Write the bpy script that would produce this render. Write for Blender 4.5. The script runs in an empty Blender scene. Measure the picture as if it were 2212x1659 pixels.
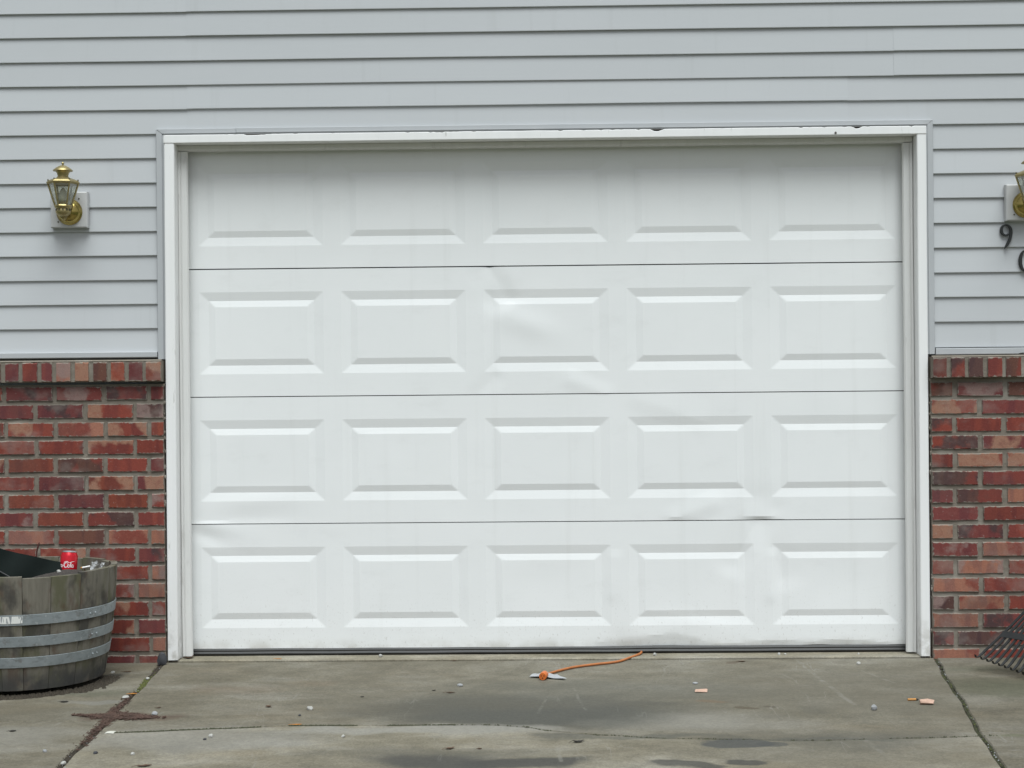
import bpy, bmesh, math, random
from mathutils import Vector, Matrix, noise as mn

random.seed(7)
rad = math.radians
SC = bpy.context.scene
COL = SC.collection

# ------------------------------------------------------------------ camera
cam_d = bpy.data.cameras.new('camera')
cam_d.sensor_fit = 'HORIZONTAL'
cam_d.sensor_width = 36.0
cam_d.lens = 36.0 * 3193.0 / 2212.0
cam_d.clip_start, cam_d.clip_end = 0.05, 500.0
cam = bpy.data.objects.new('camera', cam_d)
COL.objects.link(cam)
cam.matrix_world = (Matrix.Translation((0, -6.2, 1.15)) @ Matrix.Rotation(rad(1.04), 4, 'Z')
                    @ Matrix.Rotation(rad(90), 4, 'X') @ Matrix.Rotation(rad(-0.54), 4, 'Z'))
SC.camera = cam

# ------------------------------------------------------------------ sky and sun (overcast day)
SUN_EL, SUN_AZ = 66.0, 168.0          # veiled sun behind the photographer, a little to the right
world = bpy.data.worlds.new('World')
SC.world = world
world.use_nodes = True
wn, wl = world.node_tree.nodes, world.node_tree.links
wn.clear()
wo = wn.new('ShaderNodeOutputWorld')
bg = wn.new('ShaderNodeBackground')
hs = wn.new('ShaderNodeHueSaturation')
sky = wn.new('ShaderNodeTexSky')
sky.sky_type = 'NISHITA'
sky.sun_disc = False
sky.sun_elevation, sky.sun_rotation = rad(SUN_EL), rad(SUN_AZ)
sky.air_density, sky.dust_density, sky.ozone_density = 1.0, 3.0, 1.0
hs.inputs['Saturation'].default_value = 0.40
hs.inputs['Value'].default_value = 1.0
bg.inputs['Strength'].default_value = 0.05
wl.new(sky.outputs[0], hs.inputs['Color'])
wl.new(hs.outputs[0], bg.inputs['Color'])
wl.new(bg.outputs[0], wo.inputs['Surface'])

sun_d = bpy.data.lights.new('sun', 'SUN')
sun_d.energy, sun_d.angle, sun_d.color = 1.5, rad(42), (0.925, 1.0, 1.01)
sun = bpy.data.objects.new('sun', sun_d)
COL.objects.link(sun)
sun.location = (0, -8, 12)
sun.rotation_euler = (rad(90 - SUN_EL), 0, rad(180 - SUN_AZ))   # shines towards the house and down

vs = SC.view_settings
vs.view_transform, vs.look, vs.gamma, vs.use_curve_mapping = 'Standard', 'None', 1.0, False
vs.exposure = 1.22

# ------------------------------------------------------------------ material helpers
class NT:
    def __init__(s, name):
        s.m = bpy.data.materials.new(name); s.m.use_nodes = True
        s.n, s.l = s.m.node_tree.nodes, s.m.node_tree.links
        s.b = s.n['Principled BSDF']
        s._tc = None
    def link(s, a, b): s.l.new(a, b)
    def coord(s, kind='Object'):
        if s._tc is None: s._tc = s.n.new('ShaderNodeTexCoord')
        return s._tc.outputs[kind]
    def mapping(s, vec, scale=(1, 1, 1), loc=(0, 0, 0)):
        n = s.n.new('ShaderNodeMapping'); s.link(vec, n.inputs['Vector'])
        n.inputs['Scale'].default_value = scale; n.inputs['Location'].default_value = loc
        return n.outputs[0]
    def noise(s, vec, scale, detail=4, rough=0.55, dist=0.0):
        n = s.n.new('ShaderNodeTexNoise'); s.link(vec, n.inputs['Vector'])
        n.inputs['Scale'].default_value = scale; n.inputs['Detail'].default_value = detail
        n.inputs['Roughness'].default_value = rough; n.inputs['Distortion'].default_value = dist
        return n.outputs['Fac']
    def noisecol(s, vec, scale, detail=3):
        n = s.n.new('ShaderNodeTexNoise'); s.link(vec, n.inputs['Vector'])
        n.inputs['Scale'].default_value = scale; n.inputs['Detail'].default_value = detail
        return n.outputs['Color']
    def ramp(s, fac, stops, interp='LINEAR'):
        n = s.n.new('ShaderNodeValToRGB'); s.link(fac, n.inputs['Fac'])
        n.color_ramp.interpolation = interp
        e = n.color_ramp.elements
        while len(e) > 1: e.remove(e[-1])
        e[0].position = stops[0][0]; e[0].color = s.c4(stops[0][1])
        for p, c in stops[1:]:
            q = e.new(p); q.color = s.c4(c)
        return n.outputs['Color']
    @staticmethod
    def c4(c):
        if isinstance(c, (int, float)): return (c, c, c, 1)
        return tuple(c) + ((1,) if len(c) == 3 else ())
    def mix(s, fac, a, b, mode='MIX'):
        n = s.n.new('ShaderNodeMix'); n.data_type = 'RGBA'; n.blend_type = mode
        n.clamp_factor = True
        for v, i in ((fac, 0), (a, 6), (b, 7)):
            if hasattr(v, 'links') or hasattr(v, 'is_linked'): s.link(v, n.inputs[i])
            elif i == 0: n.inputs[0].default_value = v
            else: n.inputs[i].default_value = s.c4(v)
        return n.outputs[2]
    def math(s, op, a, b=None, c=None, clamp=False):
        n = s.n.new('ShaderNodeMath'); n.operation = op; n.use_clamp = clamp
        for i, v in enumerate((a, b, c)):
            if v is None: continue
            if hasattr(v, 'is_linked'): s.link(v, n.inputs[i])
            else: n.inputs[i].default_value = v
        return n.outputs[0]
    def sep(s, vec):
        n = s.n.new('ShaderNodeSeparateXYZ'); s.link(vec, n.inputs[0]); return n.outputs
    def vadd(s, a, b, op='ADD'):
        n = s.n.new('ShaderNodeVectorMath'); n.operation = op
        for i, v in enumerate((a, b)):
            if hasattr(v, 'is_linked'): s.link(v, n.inputs[i])
            else: n.inputs[i].default_value = v
        return n.outputs[0]
    def smooth(s, v, lo, hi):
        n = s.n.new('ShaderNodeMapRange'); n.interpolation_type = 'SMOOTHSTEP'
        s.link(v, n.inputs[0]); n.inputs[1].default_value = lo; n.inputs[2].default_value = hi
        n.inputs[3].default_value = 0; n.inputs[4].default_value = 1
        return n.outputs[0]
    def bump(s, h, strength=0.3, dist=0.002):
        n = s.n.new('ShaderNodeBump'); s.link(h, n.inputs['Height'])
        n.inputs['Strength'].default_value = strength; n.inputs['Distance'].default_value = dist
        s.link(n.outputs[0], s.b.inputs['Normal'])
    def set(s, color=None, rough=None, metal=None, spec=None):
        for key, v in (('Base Color', color), ('Roughness', rough), ('Metallic', metal), ('Specular IOR Level', spec)):
            if v is None: continue
            if hasattr(v, 'is_linked'): s.link(v, s.b.inputs[key])
            else: s.b.inputs[key].default_value = s.c4(v) if key == 'Base Color' else v
        return s.m

def plain(name, col, rough=0.6, metal=0.0, spec=0.5, var=0.15, scale=30, bump=0.15, bd=0.001):
    t = NT(name); P = t.coord()
    n = t.noise(P, scale, 5)
    c = t.mix(n, tuple(v * (1 - var) for v in col), tuple(min(1, v * (1 + var)) for v in col))
    if bump: t.bump(t.noise(P, scale * 4, 3), bump, bd)
    return t.set(c, rough, metal, spec)

M = {}
# --- painted white steel of the garage door
t = NT('white_door_paint'); P = t.coord(); z = t.sep(P)[2]
base = t.mix(t.noise(P, 2.2, 4), (0.775, 0.795, 0.79), (0.83, 0.84, 0.835))
spk = t.smooth(t.noise(t.mapping(P, (1, 1, 0.6)), 130, 2, 0.6), 0.60, 0.76)
low = t.math('SUBTRACT', 1.0, t.smooth(z, 0.03, 0.42))
dirt = t.math('MULTIPLY', t.math('MULTIPLY', spk, low), 0.3)
base = t.mix(dirt, base, (0.30, 0.27, 0.22))
low2 = t.math('MULTIPLY', t.math('SUBTRACT', 1.0, t.smooth(z, 0.03, 0.085)), t.smooth(t.noise(P, 9, 5), 0.35, 0.7))
base = t.mix(t.math('MULTIPLY', low2, 0.55), base, (0.40, 0.38, 0.33))
streak = t.smooth(t.noise(t.mapping(P, (14, 1, 0.7)), 1.0, 5, 0.6), 0.56, 0.78)
grm = t.smooth(t.noise(t.mapping(P, (5, 1, 9)), 1.0, 6, 0.7), 0.52, 0.74)
base = t.mix(t.math('MULTIPLY', grm, 0.09), base, (0.50, 0.50, 0.48))
base = t.mix(t.math('MULTIPLY', streak, 0.13), base, (0.52, 0.52, 0.49))
t.bump(t.noise(t.mapping(P, (9, 9, 160)), 1.0, 4, 0.65), 0.14, 0.001)
M['door'] = t.set(base, 0.42, 0, 0.4)
# --- white painted wood trim
t = NT('white_trim_paint'); P = t.coord(); z = t.sep(P)[2]
base = t.mix(t.noise(t.mapping(P, (30, 30, 2)), 1.0, 5), (0.78, 0.78, 0.77), (0.86, 0.86, 0.85))
scr = t.smooth(t.noise(t.mapping(P, (60, 60, 7)), 1.0, 4, 0.6), 0.66, 0.72)
base = t.mix(t.math('MULTIPLY', scr, 0.5), base, (0.42, 0.41, 0.38))
low = t.math('MULTIPLY', t.math('SUBTRACT', 1.0, t.smooth(z, 0.0, 0.22)), t.smooth(t.noise(P, 28, 5), 0.38, 0.7))
base = t.mix(t.math('MULTIPLY', low, 0.6), base, (0.34, 0.32, 0.27))
t.bump(t.noise(t.mapping(P, (90, 90, 5)), 1.0, 4), 0.25, 0.001)
M['trim'] = t.set(base, 0.55, 0, 0.4)
# --- weathered inner stop strips, a little dirtier
t = NT('dusty_stop_paint'); P = t.coord()
base = t.mix(t.noise(t.mapping(P, (25, 25, 3)), 1.0, 6, 0.65), (0.60, 0.60, 0.58), (0.76, 0.76, 0.745))
sm = t.smooth(t.noise(t.mapping(P, (30, 30, 6)), 1.0, 4, 0.6), 0.60, 0.75)
base = t.mix(t.math('MULTIPLY', sm, 0.45), base, (0.40, 0.385, 0.36))
M['stop'] = t.set(base, 0.6, 0, 0.3)
# --- grey vinyl siding
t = NT('grey_vinyl_siding'); P = t.coord(); oi = t.n.new('ShaderNodeObjectInfo')
Q = t.vadd(P, t.vadd((31.0, 17.0, 23.0), oi.outputs['Random'], 'MULTIPLY'))
c = t.mix(t.noise(t.mapping(Q, (1.5, 1, 5)), 1.0, 5), (0.474, 0.491, 0.502), (0.518, 0.532, 0.546))
hue = t.math('ADD', t.math('MULTIPLY', oi.outputs['Random'], 0.07), 0.965)
hn = t.n.new('ShaderNodeHueSaturation'); t.link(c, hn.inputs['Color']); t.link(hue, hn.inputs['Value'])
st = t.smooth(t.noise(t.mapping(Q, (22, 1, 1.2)), 1.0, 4), 0.58, 0.8)
c = t.mix(t.math('MULTIPLY', st, 0.16), hn.outputs[0], (0.36, 0.37, 0.36))
t.bump(t.noise(t.mapping(Q, (6, 40, 90)), 1.0, 4), 0.10, 0.001)
M['siding'] = t.set(c, 0.5, 0, 0.35)
t = NT('grey_vinyl_channel'); P = t.coord()
c = t.mix(t.noise(P, 6, 5), (0.40, 0.42, 0.435), (0.47, 0.48, 0.49))
M['channel'] = t.set(c, 0.5, 0, 0.35)
M['block'] = plain('pale_vinyl_block', (0.53, 0.53, 0.525), 0.5, var=0.06, scale=20, bump=0.05)
M['void'] = plain('dark_gap', (0.02, 0.02, 0.02), 0.9, bump=0)
M['sheath'] = plain('wall_sheathing', (0.30, 0.31, 0.31), 0.8, bump=0)
M['oldwood'] = plain('bare_grey_wood', (0.12, 0.112, 0.10), 0.9, var=0.4, scale=60)
# --- bricks: base colour from the object, patches by its alpha code
t = NT('clinker_brick'); oi = t.n.new('ShaderNodeObjectInfo'); ge = t.n.new('ShaderNodeNewGeometry')
P = ge.outputs['Position']
Q = t.vadd(P, t.vadd((47.0, 29.0, 37.0), oi.outputs['Random'], 'MULTIPLY'))
fine = t.noise(Q, 190, 5, 0.65)
c = t.mix(1.0, oi.outputs['Color'], t.ramp(fine, [(0.2, 0.74), (0.5, 1.0), (0.8, 1.25)]), 'MULTIPLY')
vt = t.smooth(t.noise(t.mapping(Q, (24, 5, 5)), 1.0, 1, 0.4), 0.46, 0.60)
c = t.mix(t.math('MULTIPLY', vt, 0.55), c, t.mix(1.0, c, (0.62, 0.66, 0.86), 'MULTIPLY'))
pc = t.ramp(oi.outputs['Alpha'], [(0.0, (0.060, 0.042, 0.042)), (0.2, (0.335, 0.185, 0.125)), (0.4, (0.265, 0.185, 0.165)), (0.6, (0.20, 0.045, 0.034))], 'CONSTANT')
has = t.ramp(oi.outputs['Alpha'], [(0.0, 1.0), (0.85, 0.0)], 'CONSTANT')
pn = t.math('ADD', t.noise(t.mapping(Q, (9, 9, 7)), 1.0, 2, 0.45), t.math('MULTIPLY', t.noise(Q, 75, 4, 0.6), 0.10))
pm = t.smooth(pn, 0.535, 0.62)
pm = t.math('MULTIPLY', t.math('MULTIPLY', pm, has), 0.84)
pc = t.mix(1.0, pc, t.ramp(fine, [(0.2, 0.75), (0.8, 1.2)]), 'MULTIPLY')
pc = t.mix(t.math('MULTIPLY', t.smooth(t.noise(Q, 38, 4, 0.6), 0.5, 0.7), 0.4), pc, oi.outputs['Color'])
c = t.mix(pm, c, pc)
haze = t.smooth(t.noise(t.mapping(P, (7, 7, 9)), 1.0, 4, 0.6), 0.50, 0.72)
c = t.mix(t.math('MULTIPLY', haze, 0.32), c, (0.30, 0.265, 0.235))
smear = t.smooth(t.noise(Q, 85, 4, 0.6, 0.4), 0.66, 0.72)
c = t.mix(t.math('MULTIPLY', smear, 0.30), c, (0.38, 0.33, 0.30))
O = t.sep(t.coord('Object'))
ed = lambda v, L: t.math('MULTIPLY', t.math('MINIMUM', v, t.math('SUBTRACT', 1.0, v)), L)
dist = t.math('MINIMUM', ed(O[0], 0.197), ed(O[2], 0.0625))
film = t.smooth(t.math('SUBTRACT', t.math('MULTIPLY', t.noise(Q, 60, 5, 0.65), 0.026), dist), 0.0070, 0.0105)
c = t.mix(t.math('MULTIPLY', film, 0.9), c, (0.25, 0.225, 0.19))
grime = t.smooth(t.noise(t.mapping(P, (3.5, 3.5, 5)), 1.0, 5, 0.6), 0.52, 0.70)
c = t.mix(t.math('MULTIPLY', grime, 0.30), c, (0.075, 0.060, 0.052))
t.bump(t.math('ADD', t.math('MULTIPLY', fine, 0.6), t.noise(Q, 700, 3)), 0.5, 0.002)
spec = t.smooth(t.noise(Q, 420, 2, 0.6), 0.62, 0.72)
c = t.mix(t.math('MULTIPLY', spec, 0.35), c, (0.05, 0.03, 0.028))
M['brick'] = t.set(c, 0.85, 0, 0.25)
# --- mortar
t = NT('sandy_mortar'); P = t.coord()
c = t.mix(t.noise(P, 26, 6, 0.65), (0.145, 0.122, 0.098), (0.255, 0.228, 0.190))
c = t.mix(t.math('MULTIPLY', t.smooth(t.noise(P, 5, 4), 0.5, 0.7), 0.5), c, (0.35, 0.33, 0.29))
t.bump(t.noise(P, 160, 4, 0.7), 0.7, 0.003)
M['mortar'] = t.set(c, 0.95, 0, 0.15)

# --- concrete with stains laid out on the driveway in metres
WET = 0.62                                  # damp concrete
def concrete(name, stains, tint=1.0, scratches=()):
    t = NT(name); P = t.coord()
    w = t.vadd(P, t.vadd(t.vadd(t.noisecol(P, 3.4, 8), (0.5, 0.5, 0.5), 'SUBTRACT'), (0.50, 0.26, 0.0), 'MULTIPLY'))
    tint *= WET; stains = [q[:6] + (tuple(WET * v for v in q[6]),) for q in stains]
    w2 = t.vadd(P, t.vadd(t.vadd(t.noisecol(P, 7.0, 6), (0.5, 0.5, 0.5), 'SUBTRACT'), (0.16, 0.07, 0.0), 'MULTIPLY'))
    n1 = t.noise(P, 1.1, 6, 0.6); n2 = t.noise(t.mapping(P, (2.4, 4.6, 1)), 1.0, 7, 0.62); n3 = t.noise(P, 70, 4, 0.7)
    c = t.mix(t.smooth(n1, 0.3, 0.72), tuple(v * tint for v in (0.192, 0.170, 0.122)), tuple(v * tint for v in (0.262, 0.240, 0.186)))
    c = t.mix(t.math('MULTIPLY', t.smooth(n2, 0.48, 0.66), 0.6), c, tuple(v * tint for v in (0.305, 0.285, 0.235)))
    c = t.mix(t.math('MULTIPLY', t.smooth(n2, 0.54, 0.30), 0.5), c, tuple(v * tint for v in (0.132, 0.116, 0.080)))
    c = t.mix(1.0, c, t.ramp(n3, [(0.25, 0.80), (0.5, 1.0), (0.75, 1.18)]), 'MULTIPLY')
    warm = t.smooth(t.noise(t.mapping(P, (1.3, 2.6, 1), (4, 2, 0)), 1.0, 6, 0.65), 0.50, 0.72)
    c = t.mix(t.math('MULTIPLY', warm, 0.55), c, tuple(v * tint for v in (0.215, 0.178, 0.118)))
    mott = t.noise(t.mapping(P, (9, 13, 1)), 1.0, 6, 0.7)
    c = t.mix(1.0, c, t.ramp(mott, [(0.25, 0.74), (0.5, 1.0), (0.75, 1.24)]), 'MULTIPLY')
    grit = t.noise(P, 150, 3, 0.75)
    c = t.mix(1.0, c, t.ramp(grit, [(0.3, 0.76), (0.5, 1.0), (0.7, 1.22)]), 'MULTIPLY')
    for (x, y, rx, ry, soft, amt, col) in stains:
        d = t.vadd(t.vadd(w2 if soft < 0.25 else w, (x, y, 0), 'SUBTRACT'), (1 / rx, 1 / ry, 0), 'MULTIPLY')
        ln = t.n.new('ShaderNodeVectorMath'); ln.operation = 'LENGTH'; t.link(d, ln.inputs[0])
        m = t.math('MULTIPLY', t.math('SUBTRACT', 1.0, t.smooth(ln.outputs['Value'], 1.0 - soft, 1.0 + soft)), amt)
        c = t.mix(m, c, t.mix(1.0, (col[0], col[1], col[2]), t.ramp(n3, [(0.25, 0.85), (0.75, 1.15)]), 'MULTIPLY'))
    # fine scratches and scuffs
    for k, (sc, dirn) in enumerate((((0.55, 9.0, 1), 0.5), ((7.0, 0.9, 1), -0.35))):
        mp = t.n.new('ShaderNodeMapping'); t.link(P, mp.inputs['Vector']); mp.inputs['Rotation'].default_value = (0, 0, dirn)
        mp.inputs['Scale'].default_value = sc
        v = t.noise(mp.outputs[0], 1.3, 3, 0.5)
        line = t.math('SUBTRACT', 1.0, t.smooth(t.math('ABSOLUTE', t.math('SUBTRACT', v, 0.56)), 0.0, 0.008))
        line = t.math('MULTIPLY', line, t.smooth(t.noise(P, 2.6, 3), 0.52, 0.66))
        c = t.mix(t.math('MULTIPLY', line, 0.30), c, (0.27, 0.262, 0.235))
    for (ax, ay, bx_, by_, wid, amt) in scratches:
        L2 = (bx_ - ax) ** 2 + (by_ - ay) ** 2
        dv_ = t.vadd(t.vadd(P, t.vadd(t.vadd(t.noisecol(P, 5.0, 3), (0.5, 0.5, 0.5), 'SUBTRACT'), (0.03, 0.03, 0), 'MULTIPLY')), (ax, ay, 0), 'SUBTRACT')
        xyz = t.sep(dv_)
        u = t.math('DIVIDE', t.math('ADD', t.math('MULTIPLY', xyz[0], bx_ - ax), t.math('MULTIPLY', xyz[1], by_ - ay)), L2, None, True)
        ex = t.math('SUBTRACT', xyz[0], t.math('MULTIPLY', u, bx_ - ax)); ey = t.math('SUBTRACT', xyz[1], t.math('MULTIPLY', u, by_ - ay))
        ds = t.math('SQRT', t.math('ADD', t.math('MULTIPLY', ex, ex), t.math('MULTIPLY', ey, ey)))
        m = t.math('MULTIPLY', t.math('SUBTRACT', 1.0, t.smooth(ds, wid * 0.3, wid)), t.math('MULTIPLY', t.smooth(t.noise(P, 12, 4, 0.7), 0.42, 0.66), amt * 0.55))
        c = t.mix(m, c, tuple(v * WET for v in (0.35, 0.335, 0.29)))
    pit = t.smooth(t.noise(P, 190, 2, 0.5), 0.68, 0.76)
    c = t.mix(t.math('MULTIPLY', pit, 0.8), c, (0.09, 0.085, 0.07))
    t.bump(t.math('ADD', t.noise(P, 320, 3, 0.7), t.math('MULTIPLY', t.noise(P, 24, 4), 1.4)), 0.35, 0.003)
    return t.set(c, 0.82, 0, 0.3)

GREY, DK, LT, RUST = (0.112, 0.107, 0.086), (0.078, 0.076, 0.068), (0.32, 0.305, 0.262), (0.21, 0.145, 0.09)
DRIVE_STAINS = [
    (1.10, -0.62, 0.60, 0.42, 0.55, 0.55, (0.165, 0.150, 0.112)), (0.95, -1.45, 0.45, 0.20, 0.6, 0.4, (0.17, 0.16, 0.13)), (-0.45, -0.78, 0.35, 0.20, 0.7, 0.45, (0.165, 0.148, 0.108)),
    (-0.05, -0.93, 0.58, 0.24, 0.32, 0.85, GREY), (0.25, -0.62, 0.55, 0.16, 0.7, 0.5, (0.15, 0.147, 0.122)),
    (0.00, -1.03, 0.38, 0.15, 0.5, 0.6, (0.095, 0.097, 0.085)),
    (-0.40, -1.20, 0.50, 0.055, 0.4, 0.8, (0.36, 0.345, 0.30)), (-1.15, -1.32, 0.42, 0.14, 0.5, 0.45, (0.33, 0.325, 0.30)), (0.56, -1.12, 0.28, 0.13, 0.6, 0.6, LT),
    (0.62, -1.40, 0.13, 0.06, 0.12, 0.85, (0.085, 0.088, 0.083)), (0.74, -1.405, 0.06, 0.032, 0.12, 0.75, (0.09, 0.092, 0.086)),
    (0.60, -1.345, 0.045, 0.02, 0.2, 0.7, (0.10, 0.10, 0.09)),
    (-0.33, -1.62, 0.24, 0.10, 0.45, 0.9, DK), (-0.05, -1.64, 0.16, 0.07, 0.3, 0.9, DK), (-0.33, -1.50, 0.40, 0.07, 0.6, 0.5, GREY),
    (0.43, -1.64, 0.10, 0.035, 0.3, 0.8, DK), (0.63, -1.62, 0.07, 0.03, 0.2, 0.85, DK),
    (0.98, -1.37, 0.26, 0.10, 0.6, 0.45, GREY), (0.30, -1.315, 0.30, 0.022, 0.5, 0.6, (0.12, 0.12, 0.10)), (0.80, -1.345, 0.30, 0.015, 0.5, 0.5, (0.12, 0.12, 0.10)),
    (0.10, -1.27, 0.16, 0.03, 0.4, 0.6, (0.11, 0.11, 0.095)),
    (0.72, -0.915, 0.045, 0.02, 0.2, 0.8, (0.12, 0.095, 0.06)), (0.80, -0.89, 0.03, 0.014, 0.2, 0.7, (0.11, 0.09, 0.06)),
    (0.66, -0.80, 0.05, 0.022, 0.4, 0.6, RUST), (0.825, -0.10, 0.04, 0.02, 0.3, 0.6, (0.12, 0.085, 0.06)),
    (0.43, -0.83, 0.07, 0.03, 0.5, 0.5, GREY), (1.0, -0.95, 0.07, 0.06, 0.5, 0.4, GREY),
    (-1.18, -0.55, 0.16, 0.06, 0.7, 0.35, RUST), (-0.9, -0.45, 0.10, 0.04, 0.7, 0.25, RUST),
    (-1.47, -0.98, 0.17, 0.045, 0.35, 0.55, (0.12, 0.072, 0.05)),
    (0.0, -0.50, 0.26, 0.07, 0.6, 0.5, (0.15, 0.145, 0.115)),
]
SCUFFS = [(1.054, -0.042, 1.084, -0.47, 0.012, 0.8), (1.084, -0.47, 1.125, -0.861, 0.014, 0.8), (0.948, -0.356, 0.996, -0.489, 0.010, 0.7), (1.268, -0.265, 1.364, -0.562, 0.010, 0.7), (-0.013, -0.969, 0.021, -0.705, 0.008, 0.7), (0.117, -0.572, 0.162, -0.961, 0.008, 0.7), (0.648, -0.347, 0.816, -0.158, 0.008, 0.5), (-0.9, -0.18, -0.93, -0.40, 0.007, 0.6)]
M['drive'] = concrete('driveway_concrete', DRIVE_STAINS, 1.0, SCUFFS)
M['drive_near'] = concrete('driveway_concrete_near', DRIVE_STAINS, 1.30, [(1.049, -1.321, 1.081, -1.622, 0.014, 0.7), (0.034, -1.307, 0.058, -1.603, 0.010, 0.8), (-0.62, -1.25, -0.70, -1.5, 0.009, 0.5)])
M['walk'] = concrete('walk_concrete', [
    (-1.95, -1.30, 0.35, 0.14, 0.5, 0.5, LT), (-1.62, -0.76, 0.10, 0.035, 0.5, 0.35, (0.36, 0.36, 0.34)),
    (-1.55, -1.00, 0.10, 0.04, 0.35, 0.6, (0.12, 0.072, 0.05)), (-1.73, -1.19, 0.20, 0.08, 0.6, 0.5, LT),
    (-2.0, -0.60, 0.42, 0.06, 0.5, 0.6, (0.11, 0.115, 0.075)), (-1.70, -0.33, 0.07, 0.08, 0.4, 0.85, (0.045, 0.042, 0.036)),
    (-1.9, -0.95, 0.5, 0.12, 0.7, 0.4, (0.15, 0.135, 0.10)),
], 1.05)
M['apron'] = concrete('side_slab_concrete', [
    (1.85, -0.62, 0.34, 0.16, 0.6, 0.6, (0.115, 0.122, 0.078)), (1.80, -0.30, 0.22, 0.07, 0.5, 0.4, (0.14, 0.15, 0.10)),
    (1.60, -1.31, 0.09, 0.02, 0.4, 0.5, (0.15, 0.16, 0.09)),
], 0.92)
M['sill'] = concrete('threshold_concrete', [(1.0, -0.02, 1.0, 0.02, 0.6, 0.3, LT)], 1.55)
# --- soil, litter, moss
M['dirt'] = plain('dark_joint_dirt', (0.045, 0.036, 0.025), 0.95, var=0.6, scale=80, bump=0.8, bd=0.004)
M['soil'] = plain('potting_soil', (0.050, 0.043, 0.038), 0.95, var=0.5, scale=60, bump=0.9, bd=0.006)
M['moss'] = plain('green_moss', (0.085, 0.095, 0.022), 0.9, var=0.4, scale=90, bump=0.6)
M['lichen'] = plain('dark_moss', (0.045, 0.048, 0.025), 0.95, var=0.5, scale=90, bump=0.6)
M['needle'] = plain('rusty_conifer_litter', (0.068, 0.038, 0.027), 0.85, var=0.65, scale=25, bump=0)
M['grass'] = plain('grass_ground', (0.055, 0.075, 0.03), 0.95, var=0.4, scale=3, bump=0.6, bd=0.02)
# --- barrel
t = NT('weathered_oak'); P = t.coord(); oi = t.n.new('ShaderNodeObjectInfo')
Q = t.vadd(P, t.vadd((19.0, 27.0, 33.0), oi.outputs['Random'], 'MULTIPLY'))
g = t.noise(t.mapping(Q, (60, 60, 5)), 1.0, 5, 0.65)
c = t.mix(g, (0.085, 0.078, 0.062), (0.225, 0.208, 0.170))
c = t.mix(t.math('MULTIPLY', t.smooth(t.noise(t.mapping(Q, (12, 12, 5)), 1.0, 4), 0.46, 0.64), 0.75), c, (0.088, 0.088, 0.046))
c = t.mix(t.math('MULTIPLY', t.smooth(t.noise(t.mapping(Q, (16, 16, 7), (3, 1, 2)), 1.0, 4), 0.54, 0.70), 0.6), c, (0.085, 0.050, 0.034))
c = t.mix(t.math('MULTIPLY', t.smooth(t.noise(t.mapping(Q, (9, 9, 6), (7, 5, 1)), 1.0, 4), 0.50, 0.66), 0.8), c, (0.042, 0.040, 0.036))
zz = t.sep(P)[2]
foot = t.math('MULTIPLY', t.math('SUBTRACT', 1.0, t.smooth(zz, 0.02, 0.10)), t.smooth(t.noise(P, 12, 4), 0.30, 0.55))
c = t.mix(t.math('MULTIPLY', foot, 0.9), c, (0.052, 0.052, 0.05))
t.bump(g, 0.6, 0.003)
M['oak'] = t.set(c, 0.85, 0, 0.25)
t = NT('galvanised_hoop'); P = t.coord()
c = t.mix(t.noise(P, 16, 6, 0.65), (0.185, 0.215, 0.222), (0.37, 0.405, 0.42))
c = t.mix(t.math('MULTIPLY', t.smooth(t.noise(P, 45, 4, 0.6), 0.60, 0.72), 0.5), c, (0.50, 0.52, 0.53))
c = t.mix(t.math('MULTIPLY', t.smooth(t.noise(P, 22, 5, 0.65), 0.55, 0.70), 0.6), c, (0.125, 0.095, 0.07))
c = t.mix(t.math('MULTIPLY', t.smooth(t.noise(t.mapping(P, (30, 30, 60)), 1.0, 5, 0.65), 0.50, 0.66), 0.45), c, (0.15, 0.165, 0.165))
t.bump(t.noise(P, 90, 3), 0.2, 0.001)
M['zinc'] = t.set(c, 0.58, 0.35, 0.5)
M['blackplastic'] = plain('black_plastic', (0.006, 0.010, 0.009), 0.8, spec=0.15, var=0.3, scale=20, bump=0.1)
M['blueplastic'] = plain('dark_blue_plastic', (0.045, 0.075, 0.10), 0.35, var=0.2, scale=20, bump=0.1)
M['rake'] = plain('black_rake_plastic', (0.018, 0.019, 0.019), 0.48, var=0.35, scale=40, bump=0.15)
M['handle'] = plain('ash_handle', (0.30, 0.20, 0.10), 0.6, var=0.3, scale=25)
t = NT('red_can_paint'); P = t.coord()
M['canred'] = t.set(t.mix(t.noise(P, 9, 3), (0.50, 0.006, 0.016), (0.60, 0.012, 0.025)), 0.24, 0.35, 0.6)
M['canwhite'] = plain('white_print', (0.80, 0.76, 0.76), 0.35, var=0.03, bump=0)
M['alu'] = plain('can_aluminium', (0.70, 0.70, 0.71), 0.3, 0.95, var=0.05, bump=0)
t = NT('smudged_label'); P = t.coord()
bars = t.smooth(t.noise(t.mapping(P, (140, 140, 26)), 1.0, 2, 0.5, 0.4), 0.54, 0.62)
M['label'] = t.set(t.mix(bars, (0.72, 0.73, 0.70), (0.27, 0.29, 0.30)), 0.6)
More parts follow.
